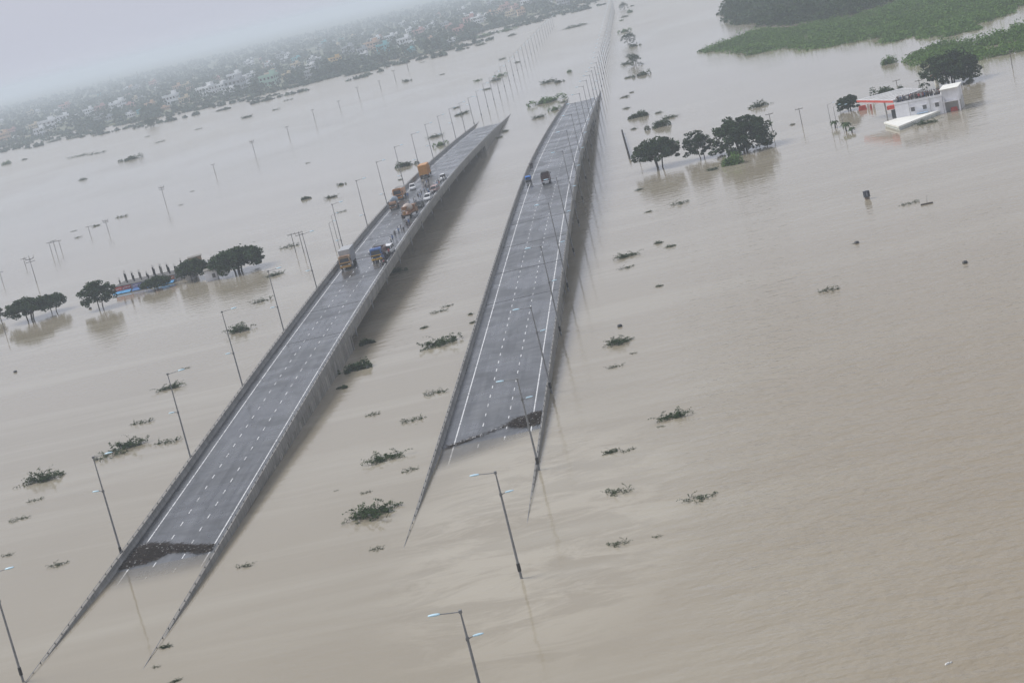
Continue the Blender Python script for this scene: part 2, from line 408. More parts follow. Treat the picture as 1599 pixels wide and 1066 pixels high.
# ------------------------------------------------------------------ street lamps
def lamp(x, s, top, side, label, group):
    t = thing('street_lamp', label, 'street lamp', (x, s, 0), 0, group)
    low = 8.65
    MB().tube((0, 0, -1.5), (0, 0, low), .14, .105, 8).tube((0, 0, low), (0, 0, top), .10, .06, 8).build('pole', M_GALV, t)
    MB().tube((0, 0, .75), (0, 0, 1.55), .185, .18, 8).build('base_band', M_DARK, t)
    for nm, z, d, ln, sc_ in (('lamp_arm', top, side, 1.55, 1.0), ('lamp_arm', low, -side, .45, .9)):
        a = MB().tube((0, 0, z-.05), (d*ln, 0, z+.10), .05, .045, 6).box((0, 0, z-.02), (.24, .24, .26)).build(nm, M_GALV, t)
        h = MB(); P = []; K = 7
        for k in range(K):
            u = k/(K-1); wd = .19*math.sin(math.pi*(.12+.80*u))**.6*sc_; y = ln+u*.95*sc_
            for c in range(8):
                th = 2*math.pi*c/8; P.append((d*y, wd*math.cos(th), z+.12+.04*u+wd*.55*math.sin(th)))
        h.poly(P, [(i*8+c, i*8+(c+1) % 8, (i+1)*8+(c+1) % 8, (i+1)*8+c) for i in range(K-1) for c in range(8)]+[tuple(range(8)), tuple((K-1)*8+c for c in range(8))])
        put('lamp_head', fixn(h.mesh('lamp_head', M_HEAD, True)), a)
    return t
for row, x, s0, prof, side, nn in (('right of the right carriageway', -23.05, 126.6, PR, -1, 40), ('left of the left carriageway', -74.1, 162.1, PL, 1, 38)):
    for k in range(nn):
        s = s0+36*k+(rnd.uniform(-.6, .6) if k > 7 else 0)
        top = max(10.9, (prof(s) if s < 760 else -2)+11.7)
        top = {(-23.05, 4): 14.4, (-23.05, 5): 15.9, (-74.1, 0): 11.6, (-74.1, 1): 12.9, (-74.1, 2): 14.2, (-74.1, 3): 15.5}.get((x, k), top)
        o = lamp(x, s, top, side, 'twin-arm street lamp, %s from the near end, %s' % (nth(k+1), row), 'street lamps along the '+row.split('the ')[1])
        o.rotation_euler = (rnd.uniform(-.008, .008), rnd.uniform(-.008, .008), rnd.uniform(-.06, .06))

# ------------------------------------------------------------------ trees standing in the flood
def tree(px, py, wpx, hpx, label, seed, lean=0, trunks=2, flat=.55, name='rain_tree', leafy=1.0):
    """umbrella-crowned tree: foot at (px, py) in the photograph, crown wpx wide, hpx tall overall"""
    b = at(px, py); d = (b-Vector((0, 0, H))).length; k = d/F
    W, Ht = wpx*k, hpx*k
    g = np.random.default_rng(seed); t = thing(name, label, 'tree', b)
    # limbs
    tr = MB(); tips = []
    rx = W/2*1.06; zlow = Ht*(.33-.8*(flat-.5))
    for i in range(trunks):
        a = 2*math.pi*i/trunks+g.uniform(0, 1); off = Vector((math.cos(a), math.sin(a), 0))*rx*.10*(trunks > 1)
        base = off+Vector((0, 0, -1.5)); fork = off*1.8+Vector((g.uniform(-.3, .3)+lean*.5, g.uniform(-.3, .3), Ht*.30)); r = max(.10, W*.014)
        tr.tube(base, fork, r*1.25, r, 7)
        for j in range(5):
            c = 2*math.pi*j/5+g.uniform(0, 1); ra = rx*g.uniform(.35, .75)
            mid = fork+Vector((math.cos(c)*ra*.45, math.sin(c)*ra*.45, Ht*.18)); tip = fork+Vector((math.cos(c)*ra, math.sin(c)*ra, Ht*g.uniform(.25, .40)))
            tr.tube(fork, mid, r*.65, r*.45, 5, 0, False); tr.tube(mid, tip, r*.45, r*.15, 5, 0, False); tips.append(tip)
            for q in range(2):
                t2 = mid+Vector((g.uniform(-1, 1)*ra*.5, g.uniform(-1, 1)*ra*.5, Ht*g.uniform(.1, .25))); tr.tube(mid, t2, r*.3, r*.1, 4, 0, False); tips.append(t2)
    tr.build('trunk', M_BARK, t)
    # leaf clumps on a shell, so that sky and water show between them
    nc = int(105*leafy); C = []; 
    for i in range(nc):
        a = g.uniform(0, 2*math.pi); rr = g.uniform(0, 1)**.55; top = math.sqrt(max(0.03, 1-.82*rr*rr))
        z = zlow+(Ht*.93-zlow)*top*(1-g.uniform(0, 1)**1.6)
        c = np.array([math.cos(a)*rr*rx*g.uniform(.86, 1.05)+lean, math.sin(a)*rr*rx*.9, z]); cr = W*g.uniform(.05, .115)
        n = int(70*leafy); v = g.normal(size=(n, 3)); v /= np.linalg.norm(v, axis=1)[:, None]
        v *= cr*g.uniform(.5, 1.0, (n, 1))**.5; v[:, 2] *= .6; C.append(c+v)
    for tp in tips:
        n = 40; v = g.normal(size=(n, 3))*W*.035; C.append(np.array(tp)+v)
    C = np.concatenate(C); C = C[C[:, 2] > .15]
    A, B = rand_axes(g, len(C), max(.16, W*.023), .55)
    put('crown', quads_mesh('crown', C, A, B, M_LEAF), t); return t
TREES = [
 (48, 500, 66, 36, 'umbrella-crowned tree with several thin trunks at the left edge, nearer to frame edge', 11, 0, 4, .5),
 (84, 487, 46, 30, 'rounded dark tree just right of the many-trunked tree at left edge', 12, 0, 2, .55),
 (1, 500, 20, 24, 'tree cut off by the left edge of the picture', 13, -1, 2, .6),
 (158, 482, 54, 46, 'dark rain tree at the left end of the flooded shop row', 14, 0, 2, .62),
 (303, 438, 52, 34, 'rain tree at the right end of the flooded shop row', 15, 0, 2, .6),
 (372, 425, 88, 40, 'widest rain tree, right of the flooded shop row', 16, 0, 4, .62),
 (245, 452, 46, 20, 'low tree standing in front of the flooded shop fronts', 17, 0, 3, .5),
 (1030, 262, 70, 50, 'umbrella-crowned tree with bare forked trunk beside the short boundary wall', 18, 0, 3, .55),
 (1098, 247, 44, 48, 'slender tree left of the big dark tree, forked trunk showing', 19, -1, 2, .7),
 (1160, 236, 94, 58, 'big dark bushy tree, right of the slender forked tree', 20, 0, 4, .85),
 (1487, 132, 84, 54, 'big dark tree behind the white building with the crowded roof', 21, 0, 4, .8),
 (1327, 173, 34, 26, 'small dark tree left of the fuel station canopy', 22, 0, 3, .75),
 (238, 199, 22, 17, 'lone round tree standing in the flood before the far shore', 23, 0, 2, .8),
 (983, 70, 22, 22, 'tallest clump of tree tops in the far line right of the lamps', 24, 0, 2, .9),
 (975, 16, 14, 14, 'small round tree, farthest of the line right of the lamps', 25, 0, 2, .9),
 (992, 103, 24, 20, 'pointed tree top in the line right of the far lamps', 26, 0, 2, .9),
]
for a in TREES: tree(*a[:6], lean=a[6], trunks=a[7], flat=a[8], leafy=1.0 if a[2] > 30 else .5)

# banana-like palms by the fuel station
def palm(px, py, hpx, label, seed):
    b = at(px, py); k = (b-Vector((0, 0, H))).length/F; Ht = hpx*k; g = random.Random(seed)
    t = thing('palm_tree', label, 'palm', b)
    MB().tube((0, 0, -1), (g.uniform(-.2, .2), 0, Ht*.6), .22, .15, 7).build('trunk', M_BARK, t)
    m = MB()
    for i in range(11):
        a = 6.283*i/11+g.uniform(-.2, .2); L = Ht*g.uniform(.5, .68); up = g.uniform(.5, 1.1); pr = None
        for q in range(6):
            u = q/5; p = Vector((math.cos(a)*L*u, math.sin(a)*L*u, Ht*.6+L*(up*u-1.25*u*u))); wd = .34*math.sin(math.pi*(.12+.86*u)); n = Vector((-math.sin(a), math.cos(a), 0))*wd
            if pr: m.poly([pr[0]-pr[1], pr[0]+pr[1], p+n, p-n], [(0, 1, 2, 3)])
            pr = (p, n)
    m.build('fronds', M_BUSH, t)
palm(1322, 205, 19, 'broad palm, middle one of three left of the fuel station', 1)
palm(1304, 200, 15, 'smaller palm, leftmost of three before the fuel station canopy', 2)
palm(1331, 207, 11, 'lowest palm, rightmost of three left of the fuel station', 3)

# ------------------------------------------------------------------ drowned shrubs
def bush_mesh(seed, kind):
    """unit shrub, about 1 wide and lying at the water: leaves and twigs"""
    g = np.random.default_rng(seed); tw = MB(); C = []
    if kind == 'D':      # dense dome
        for _ in range(13):
            c = np.array([g.normal()*.21, g.normal()*.11, 0]); rr = g.uniform(.07, .20); n = 130
            v = g.normal(size=(n, 3)); v /= np.linalg.norm(v, axis=1)[:, None]; v *= g.uniform(.6, 1.08, (n, 1)); v[:, 2] = np.abs(v[:, 2])
            C.append(c+v*np.array([rr, rr*.9, rr*g.uniform(1.0, 2.0)]))
        C = np.concatenate(C); size = .028; ns = 16
    elif kind == 'd':    # loose mound of arching sprays
        ns = 64; size = .015
    else:                # sparse twigs
        ns = 40; size = .015
    for i in range(ns):
        cx, cy_ = g.normal()*.20, g.normal()*.12
        if kind == 't': cx, cy_ = g.uniform(-.45, .45), g.normal()*.14
        a = g.uniform(0, 6.283); L = g.uniform(.10, .34) if kind != 't' else g.uniform(.07, .24); p = Vector((cx, cy_, -.02)); hgt = g.uniform(.5, 1.5); tr_ = {'D': .004, 'd': .0055, 't': .0075}[kind]; bare = g.random() < .3
        for q in range(4):
            u = (q+1)/4; np_ = Vector((cx+math.cos(a)*L*u, cy_+math.sin(a)*L*u*.8, L*(hgt*u-.75*u*u)+.0))
            tw.tube(p, np_, tr_*(1.2-u), tr_*(1.0-u*.8), 3, 0, False)
            if kind != 'D':
                m = (11 if kind == 'd' else 5) if not bare else 2
                C.append(np.array(np_)+g.normal(size=(m, 3))*np.array([.020, .020, .014]))
            p = np_
    if kind != 'D': C = np.concatenate(C)
    C = C[C[:, 2] > -.01]; A, B = rand_axes(g, len(C), size, .6)
    return tw.mesh('twigs', M_TWIG), quads_mesh('foliage', C, A, B, M_SCRUB if kind == 'D' and seed % 2 else M_BUSH)
BM = {k: [bush_mesh(100+i*7+ord(k), k) for i in range(5)] for k in 'Ddt'}
REG = {
 'left of left carriageway': '70,749,70,d 55,781,26,t 30,811,32,t 203,697,62,d 172,713,62,t 262,690,42,t 222,660,36,t 267,606,46,d 290,575,16,t 375,517,50,d 408,471,34,t 430,430,30,d 92,882,30,t 12,867,20,t 452,386,36,t 478,311,22,D 517,309,22,d 533,289,13,D 533,331,17,t 632,260,38,D 625,281,10,d',
 'between the carriageways': '580,803,98,d 588,858,28,t 600,717,68,d 640,735,32,t 645,656,38,t 582,648,28,t 680,614,38,t 535,606,26,D 557,577,62,D 690,537,72,d 573,537,34,D 662,512,16,d 685,487,28,t 735,491,12,d 738,504,14,d 620,425,28,D 383,884,30,t 258,1010,24,d 243,1041,16,t 275,1063,20,d 572,769,18,t 525,766,8,t 790,470,0,t 700,478,20,t',
 'right of right carriageway': '1052,651,58,d 1032,666,14,t 965,536,52,d 960,573,28,t 988,552,14,t 955,706,30,d 981,703,24,t 962,769,48,t 1095,778,54,t 963,850,38,t 1025,838,16,t 1030,447,15,d 978,401,42,d 980,418,26,t 1028,380,18,d 1048,385,20,d 1063,318,30,t 1013,331,14,d 998,297,14,d 1144,257,48,D 1112,266,22,d 1184,167,36,d 1420,318,30,t 1295,454,38,t 1388,100,34,D 1446,193,40,d 1238,195,10,d 1335,380,10,t 1340,166,9,D 1384,146,40,D',
 'in far line right of lamps': '998,183,42,D 1032,198,40,D 1047,184,24,d 1028,177,14,d 990,202,14,d 978,170,12,d 976,152,16,d 986,145,9,d 1003,118,26,D 981,122,16,d 978,101,20,d 985,88,18,d 990,73,18,D 977,50,20,D 970,33,7,D 976,27,14,d 984,20,13,D 987,10,9,D',
 'beyond the carriageways': '858,159,58,D 872,129,16,D 857,129,28,d 842,184,24,d 868,172,20,D 880,160,14,d 889,113,11,D 900,42,42,d 808,98,12,D 760,140,16,d 775,126,20,d 783,119,20,D 745,127,13,D 785,93,14,d 718,180,20,D 712,169,14,d 725,177,20,d 690,227,24,D 680,214,26,d 788,206,16,d 780,215,14,d',
 'before the town': '203,250,34,D 10,257,22,D 38,250,12,d 125,244,44,t 152,240,30,t 130,281,15,d 635,128,14,D 690,117,10,d 115,361,10,t 150,353,14,d 190,339,20,t 122,371,12,t 283,320,8,t 300,299,8,t 430,172,16,t 450,157,16,t 470,133,42,t 510,122,28,D 540,117,9,D 480,255,10,t 645,75,12,d 700,46,10,d 755,58,34,D 750,71,20,d 795,48,28,D 800,56,18,d 720,76,8,D 660,98,10,t 350,172,34,D 385,184,22,d 310,202,12,t 250,222,16,t 230,214,10,t 60,229,22,D 85,221,30,d 30,229,34,D 120,215,26,d',
}
HOW = {'D': ('dense', 'leafy green shrub crown'), 'd': ('loose', 'mound of shrub branches'), 't': ('sparse', 'tuft of drowned twigs')}
for reg, txt in REG.items():
    items = []
    for e in txt.split():
        x, y, wd, kd = e.split(',')
        if float(wd) > 0: items.append((at(float(x), float(y)), float(wd), kd))
    items.sort(key=lambda q: q[0].length)
    cnt = {}
    for b, wd, kd in items:
        cnt[kd] = cnt.get(kd, 0)+1
        k = (b-Vector((0, 0, H))).length/F; W = wd*k
        t = thing('drowned_shrub', '%s %s in water, %s nearest, %s' % (HOW[kd][0], HOW[kd][1], nth(cnt[kd]), reg), 'shrub', b, rnd.uniform(-.35, .35), 'drowned shrubs '+reg)
        tm, fm = rnd.choice(BM[kd])
        flip = rnd.choice((-1, 1)); hz = W*rnd.uniform(.8, 1.2)*(.8 if W > 14 else 1)
        for nm, me in (('twigs', tm), ('foliage', fm)):
            o = put(nm, me, t)
            if nm == 'twigs': o['kind'] = 'stuff'
            o.scale = (W*flip, W*rnd.uniform(.9, 1.15), min(hz, 9))
# a floating log and small floating bits
lg = MB(); a, b = at(1438, 321), at(1457, 317)
lg.tube(a+Vector((0, 0, .05)), b+Vector((0, 0, .12)), .22, .14, 7); lg.tube((a+b)/2, (a+b)/2+Vector((.3, .2, 1.6)), .05, .02, 4)
tag(lg.build('floating_log', M_BARK), 'floating log with an upright stub in the open water at right', 'log')
for x, y, lab in ((24, 581, 'dark speck floating in open water left of the lamps'), (141, 482, 'dark floating drum beside the rain tree at left'), (1507, 411, 'dark floating bit in the open water far right'), (1338, 380, 'dark round float right of centre in open water'), (968, 510, 'dark float right of the right carriageway')):
    p = at(x, y); tag(MB().lathe([(.05, 0), (.35, .06), (.42, .25), (.3, .45), (.05, .5)], 9).build('float', M_DARK, loc=p-Vector((0, 0, .1))), lab, 'float')
p = at(1480, 1036); tag(MB().box((0, 0, .06), (.45, .18, .10), .4, 0, .6).box((.26, .12, .05), (.22, .14, .08), .9, 0, .5).build('litter', MATS['litter_white'], loc=p), 'white scrap of litter floating at the lower right', 'litter')

# ------------------------------------------------------------------ scrub islands and wood (uncountable)
def inside(pts, x, y):
    c = False
    for i in range(len(pts)):
        a, b = pts[i], pts[i-1]
        if (a[1] > y) != (b[1] > y) and x < (b[0]-a[0])*(y-a[1])/(b[1]-a[1])+a[0]: c = not c
    return c
def thicket(name, label, outline, seed, per, rad, hgt, leaf, nl, mat):
    pts = [tuple(at(x, y)[:2]) for x, y in outline]; g = np.random.default_rng(seed)
    xs, ys = [p[0] for p in pts], [p[1] for p in pts]; C = []; area = 0
    n = int((max(xs)-min(xs))*(max(ys)-min(ys))/per)
    for _ in range(n):
        x, y = g.uniform(min(xs), max(xs)), g.uniform(min(ys), max(ys))
        if not inside(pts, x, y): continue
        r = rad*g.uniform(.6, 1.5); h = hgt*g.uniform(.35, 1.0)**1.2*(1+.6*math.sin(x*.13+seed)*math.sin(y*.09))
        if g.random() < .07: r *= 1.5; h *= 1.9
        if g.random() < .12*(1+math.sin(x*.21)*math.cos(y*.17+seed)): continue
        v = g.normal(size=(nl, 3)); v /= np.linalg.norm(v, axis=1)[:, None]; v[:, 2] = np.abs(v[:, 2]); v *= g.uniform(.7, 1.05, (nl, 1))
        C.append(v*np.array([r, r, max(.4, h)])+np.array([x, y, 0]))
    C = np.concatenate(C); A, B = rand_axes(g, len(C), leaf, .6)
    tag(put(name, quads_mesh(name, C, A, B, mat)), label, kind='stuff')
thicket('scrub', 'mid-green scrub jungle half drowned along the upper right',
        [(1090, 82), (1130, 70), (1175, 50), (1230, 45), (1330, 28), (1400, 5), (1450, -22), (1760, -84), (1760, -44), (1640, -6), (1599, 8), (1575, 22), (1540, 36), (1520, 38), (1525, 47), (1480, 58), (1445, 60), (1425, 56), (1400, 67), (1382, 68), (1370, 60), (1330, 68), (1260, 79), (1225, 76), (1165, 88), (1140, 80)], 31, 7.0, 2.3, 2.2, .42, 44, M_SCRUB)
thicket('scrub', 'lower spit of green scrub reaching in from the right edge',
        [(1412, 99), (1435, 80), (1480, 68), (1520, 68), (1599, 42), (1720, 8), (1720, 48), (1599, 80), (1560, 88), (1530, 95), (1480, 102), (1440, 104)], 32, 5.0, 2.0, 2.3, .36, 44, M_SCRUB)
thicket('wood', 'dark wood behind the scrub at the top edge', [(1136, 36), (1180, 40), (1230, 40), (1330, 24), (1395, 2), (1440, -24), (1500, -60), (1200, -60), (1150, -5), (1132, 20)], 33, 26.0, 4.5, 7.5, .8, 70, M_LEAF)

# ------------------------------------------------------------------ vehicles
M_TYRE = plain('tyre_rubber', (.02, .02, .021), .7, .2)
M_GLASS = plain('window_glass', (.018, .022, .026), .12, .1, 1, .6)
M_LAMPG = plain('headlamp_glass', (.65, .66, .62), .2, .05)
M_TAIL = plain('tail_lamp_red', (.35, .02, .015), .3, .05)
M_CHROME = plain('bumper_grey', (.32, .32, .32), .4)
WHEEL = {}
def wheel(t, x, y, r, wd=.26):
    k = (round(r, 2), wd)
    if k not in WHEEL: WHEEL[k] = (MB().lathe([(r*.62, -wd/2), (r*.95, -wd/2), (r, -wd/3), (r, wd/3), (r*.95, wd/2), (r*.62, wd/2)], 14, 'x').mesh('tyre', M_TYRE),
                                   MB().lathe([(r*.2, -wd/2-.01), (r*.6, -wd/2+.03), (r*.6, wd/2-.03), (r*.2, wd/2+.01)], 10, 'x').mesh('rim', M_CHROME))
    o = put('wheel', WHEEL[k][0], t, (x, y, r)); put('rim', WHEEL[k][1], o)
def paint(name, c, rough=.35): return plain('paint_'+name, c, rough, .12, 1.5, .5)
def truck(label, loc, rz, cab, front, body, bodytype, L=8.5, W=2.45, Hc=2.75, Hb=3.4, band=None):
    """front at +Y, origin under the front bumper's middle"""
    t = thing('truck', label, 'truck', loc, rz); cl = 1.9
    MB().box((0, -L/2, .72), (W*.62, L-.2, .26)).build('chassis', M_DARK, t)
    c = MB(); c.prism([(0, .75), (.02, 1.55), (-.22, Hc-.15), (-.4, Hc), (-cl, Hc), (-cl, .75)], -W*.48, W*.48, 0, 'x'); put('cab', fixn(c.mesh('cab', cab)), t)
    g = Vector((0, -.08, 1.95)); ww = MB(); ww.poly([(-W*.42, .035, 1.6), (W*.42, .035, 1.6), (W*.38, -.19, Hc-.3), (-W*.38, -.19, Hc-.3)], [(0, 1, 2, 3)]); ww.poly([(-W*.42, .015, 1.6), (W*.42, .015, 1.6), (W*.38, -.21, Hc-.3), (-W*.38, -.21, Hc-.3)], [(3, 2, 1, 0)]); ww.build('windscreen', M_GLASS, t)
    for s in (-1, 1): MB().box((s*(W*.48+.005), -.85, 2.0), (.03, .95, .62)).build('side_window', M_GLASS, t)
    MB().box((0, .035, 1.17), (W*.86, .07, .34)).build('grille', M_DARK, t)
    MB().box((0, .05, 1.44), (W*.94, .08, .16)).build('front_band', front, t)
    MB().box((0, .10, .66), (W*.98, .22, .36), 0, 0, .97).build('bumper', front, t)
    for s in (-1, 1):
        MB().lathe([(.14, -.02), (.15, .05), (.08, .09)], 10, 'y', (s*W*.36, .10, 1.0)).build('headlight', M_LAMPG, t)
        MB().box((s*(W*.56), .06, 2.0), (.16, .06, .46)).tube((s*W*.47, 0, 2.2), (s*W*.55, .05, 2.15), .02).build('mirror', M_DARK, t)
    if band: MB().box((0, -.20, Hc+.10), (W*.86, .34, .26), 0, 0, .9).build('visor_board', band, t)
    y0, y1 = -cl-.18, -L
    if bodytype == 'box':
        MB().box((0, (y0+y1)/2, (.95+Hb)/2), (W, y0-y1, Hb-.95)).build('cargo_box', body, t)
        for k in range(9):
            y = y0+(y1-y0)*(k+.5)/9
            for s in (-1, 1): MB().box((s*(W/2+.02), y, (1.0+Hb)/2), (.05, .09, Hb-1.15)).build('box_rib', body, t)
        MB().box((0, y1-.02, 1.0), (W*.9, .05, .3)).build('rear_bar', M_DARK, t)
        MB().box((0, y1-.04, 1.02), (.5, .03, .14)).build('number_plate', MATS['litter_white'], t)
    elif bodytype == 'open':
        b = MB(); b.box((0, (y0+y1)/2, 1.05), (W, y0-y1, .16)); b.build('cargo_floor', body, t)
        for s in (-1, 1): MB().box((s*(W/2-.04), (y0+y1)/2, 1.75), (.08, y0-y1, 1.24)).build('side_board', body, t)
        MB().box((0, y0-.04, 1.9), (W-.17, .08, 1.5)).build('head_board', body, t); MB().box((0, y1+.04, 1.7), (W-.17, .08, 1.1)).build('tail_board', body, t)
        for k in range(3):
            y = y0+(y1-y0)*(k+.4)/3; P = [(-W/2+.05, y, 2.3), (-W/2+.15, y, 2.75), (0, y, 2.95), (W/2-.15, y, 2.75), (W/2-.05, y, 2.3)]; m = MB()
            for a, b in zip(P[:-1], P[1:]): m.tube(a, b, .035, n=5)
            m.build('hoop', M_DARK, t)
    elif bodytype == 'tank':
        MB().lathe([(.05, y1+.0), (.7, y1+.06), (.98, y1+.3), (.98, y0-.3), (.7, y0-.06), (.05, y0)], 16, 'y', (0, 0, 1.95)).build('tank', body, t, True)
        MB().box((0, (y0+y1)/2, .98), (1.5, y0-y1, .2)).build('tank_cradle', M_DARK, t)
    elif bodytype == 'mixer':
        d = MB().lathe([(.35, -.2), (.85, .0), (1.2, 1.2), (1.25, 2.2), (1.0, 3.6), (.55, 4.6), (.5, 4.75)], 18, 'y').build('mixer_drum', body, t, True)
        d.location = (0, y0-.35, 2.0); d.rotation_euler = (R_(180-9), 0, 0); d.scale = (.8, .92, .8)
        MB().box((0, (y0+y1)/2, 1.0), (1.9, y0-y1, .22)).build('drum_frame', cab, t)
        MB().prism([(-.75, 2.9), (.75, 2.9), (.35, 2.1), (-.35, 2.1)], y1-.1, y1+.8).build('hopper', cab, t)
        MB().prism([(-.3, 1.9), (.3, 1.9), (.22, 1.1), (-.22, 1.1)], y1-.75, y1-.1).build('chute', front, t)
        for s in (-1, 1): MB().box((s*.95, y1+.9, 1.6), (.12, .14, 1.6)).build('drum_post', front, t)
    for s in (-1, 1):
        wheel(t, s*(W/2-.18), -1.05, .5)
        for y in ((-L+1.2, -L+2.4) if L > 8 else (-L+1.3,)): wheel(t, s*(W/2-.2), y, .5, .45)
        MB().box((s*W*.42, y1-.03 if bodytype != 'mixer' else y1+.9, .95), (.18, .05, .12)).build('tail_lamp', M_TAIL, t)
    return t
def car(label, loc, rz, body, L=3.9, W=1.65, Ht=1.5, van=False, name='car', roofm=None):
    t = thing(name, label, name if name != 'car' else 'car', loc, rz)
    h = .55*Ht
    out = [(0, .28), (.02, h*.72), (-.12, h*.88), (-L*.24, h), (-L*.98, h*1.02), (-L, h*.7), (-L*.99, .28)] if not van else [(0, .28), (.02, h*.85), (-.1, h), (-L*.98, h*1.02), (-L, h*.6), (-L*.99, .28)]
    c = MB(); n = len(out); P = []
    for x, k in ((-W/2, .97), (-W/2*.96, 1), (W/2*.96, 1), (W/2, .97)):
        P += [(x, y if abs(x) < W/2*.97 else y*.985-.03, z if abs(x) < W/2*.97 else .3+(z-.28)*.93) for y, z in out]
    c.poly(P, [(i*n+j, i*n+(j+1) % n, (i+1)*n+(j+1) % n, (i+1)*n+j) for i in range(3) for j in range(n)]+[tuple(range(n)), tuple(3*n+j for j in range(n))])
    put('body', fixn(c.mesh('body', body)), t)
    a0, a1, b1, b0 = (-.10*L, -.20*L, -.93*L, -.985*L) if van else (-.22*L, -.38*L, -.80*L, -.95*L)
    g = MB(); P = []
    for y, z, ww in ((a0, h-.02, .94), (a1, Ht-.06, .78), (b1, Ht-.06, .78), (b0, h-.02, .94)):
        P += [(-W/2*ww, y, z), (W/2*ww, y, z)]
    g.poly(P, [(0, 1, 3, 2), (2, 3, 5, 4), (4, 5, 7, 6), (0, 2, 4, 6), (1, 7, 5, 3), (0, 6, 7, 1)]); put('glasshouse', fixn(g.mesh('glasshouse', M_GLASS)), t)
    MB().box((0, (a1+b1)/2, Ht-.035), (W*.80, (a1-b1)*1.03, .07), 0, 0, .93).build('roof', roofm or body, t)
    for s in (-1, 1):
        for ya, yb in ((a0, a1), (b0, b1)): MB().tube((s*W/2*.94, ya, h-.01), (s*W/2*.79, yb, Ht-.06), .045, n=5).build('pillar', roofm or body, t)
        MB().tube((s*W/2*.95, (a0+b0)/2-.1, h-.01), (s*W/2*.80, (a1+b1)/2-.1, Ht-.05), .05, n=5).build('pillar', roofm or body, t)
        for y in (-.19*L, -.80*L): wheel(t, s*(W/2-.10), y, .31, .2)
        MB().box((s*W*.36, -.01, h*.74), (.30, .10, .15), 0, 0, .8).build('headlight', M_LAMPG, t)
        MB().box((s*W*.40, -L+.0, h*.8), (.2, .06, .2)).build('tail_lamp', M_TAIL, t)
    MB().box((0, .0, .42), (W*.9, .12, .2)).build('bumper', M_DARK if van else body, t)
    return t
FACE, AWAY = math.pi, 0.0     # towards the camera, away from it
D = lambda x, y, p=PL: on_deck(x, y, p)
truck('container truck with tan and ochre cab and tall grey box, facing the camera', D(541, 421), FACE+.02, paint('tan', (.36, .24, .13)), paint('ochre', (.48, .27, .07)), paint('box_grey', (.36, .37, .38), .5), 'box', 8.4, 2.4, 2.75, 3.8, paint('cream', (.55, .36, .24)))
truck('blue open lorry with yellow front, beside the white car, facing the camera', D(590, 409), FACE, paint('blue', (.03, .09, .26)), paint('yellow', (.62, .36, .03)), paint('rust_red', (.16, .09, .08)), 'open', 7.4, 2.4, 2.8)
truck('orange cement mixer lorry with pale drum, parked by the right barrier', D(636, 343), AWAY+math.pi*0-.16, paint('mixer_orange', (.27, .13, .06)), paint('mixer_amber', (.36, .19, .07)), paint('drum', (.50, .42, .36), .5), 'mixer', 7.2, 2.2, 2.5).location += Vector((1.0, 7.2, 0.18))
truck('orange box lorry seen from behind, farthest vehicle on left carriageway', D(660, 280), AWAY, paint('box_orange', (.50, .22, .035)), M_DARK, paint('box_orange', (.50, .22, .035)), 'box', 8.2, 2.5, 2.8, 3.9).location += Vector((.6, 8.2, -.01))
truck('orange lorry with dark windscreen by the left barrier, behind the small tank truck', D(623, 313), FACE, paint('lorry_orange', (.44, .18, .04)), paint('lorry_orange', (.44, .18, .04)), paint('lorry_body', (.50, .25, .10)), 'open', 7.6, 2.5, 2.9, 3.4, paint('lorry_orange', (.44, .18, .04)))
truck('small tank truck with grey-blue tank and brown cab by the left barrier', D(615, 328), FACE, paint('brown', (.20, .11, .06)), paint('brown', (.20, .11, .06)), paint('tank_blue', (.20, .25, .30), .4), 'tank', 5.2, 1.9, 2.0)
WHITE = paint('white', (.72, .73, .74)); 
car('white people carrier parked right of the blue lorry', D(606, 398), FACE-.05, WHITE, 4.3, 1.75, 1.8, True)
car('black car with pale bonnet between the mixer lorry and the barrier', D(653, 326), FACE-.1, paint('black', (.035, .037, .04)), 4.2, 1.7, 1.55, roofm=paint('black', (.035, .037, .04)))
car('white estate car by the right barrier behind the black car', D(667, 314), FACE-.1, WHITE, 4.2, 1.7, 1.6)
car('silver car with red stripe by the right barrier', D(677, 301), FACE-.15, paint('silver_red', (.38, .24, .23)), 4.1, 1.7, 1.6, True)
car('white car nearest the far end by the right barrier', D(691, 282), FACE, WHITE, 4.0, 1.65, 1.55)
car('white hatchback alone in the left lane', D(645, 297), FACE+.12, WHITE, 3.9, 1.65, 1.55)
truck('maroon open lorry alone on the right carriageway, seen from behind', on_deck(853, 289, PR), AWAY, paint('maroon', (.085, .045, .045)), M_DARK, paint('maroon', (.085, .045, .045)), 'open', 5.4, 2.0, 2.35).location += Vector((.1, 5.4, .05))
MB().box((0, 0, .5), (1.6, .12, .28)).build('tail_bumper', WHITE, bpy.data.objects[[o.name for o in bpy.data.objects if o.name.startswith('truck') and o.get('label', '').startswith('maroon')][0]], loc=(0, -5.5, .3))
def rickshaw(label, loc, rz, hood):
    t = thing('auto_rickshaw', label, 'rickshaw', loc, rz)
    b = MB(); b.prism([(0, .35), (.0, .75), (-.35, 1.0), (-2.5, 1.0), (-2.6, .35)], -.62, .62, 0, 'x'); put('body', fixn(b.mesh('body', M_DARK)), t)
    h = MB(); h.prism([(-.35, 1.02), (-.5, 1.6), (-.8, 1.78), (-2.2, 1.74), (-2.55, 1.5), (-2.6, 1.02)], -.66, .66, 0, 'x'); put('hood', fixn(h.mesh('hood', hood)), t)
    MB().box((0, -.36, 1.33), (1.0, .04, .44)).build('windscreen', M_GLASS, t)
    wheel(t, 0, -.25, .24, .12)
    for s in (-1, 1): wheel(t, s*.55, -2.2, .24, .12)
rickshaw('bright blue hooded auto-rickshaw by the left barrier of right carriageway', on_deck(826, 287, PR), FACE, paint('bright_blue', (.03, .16, .50)))
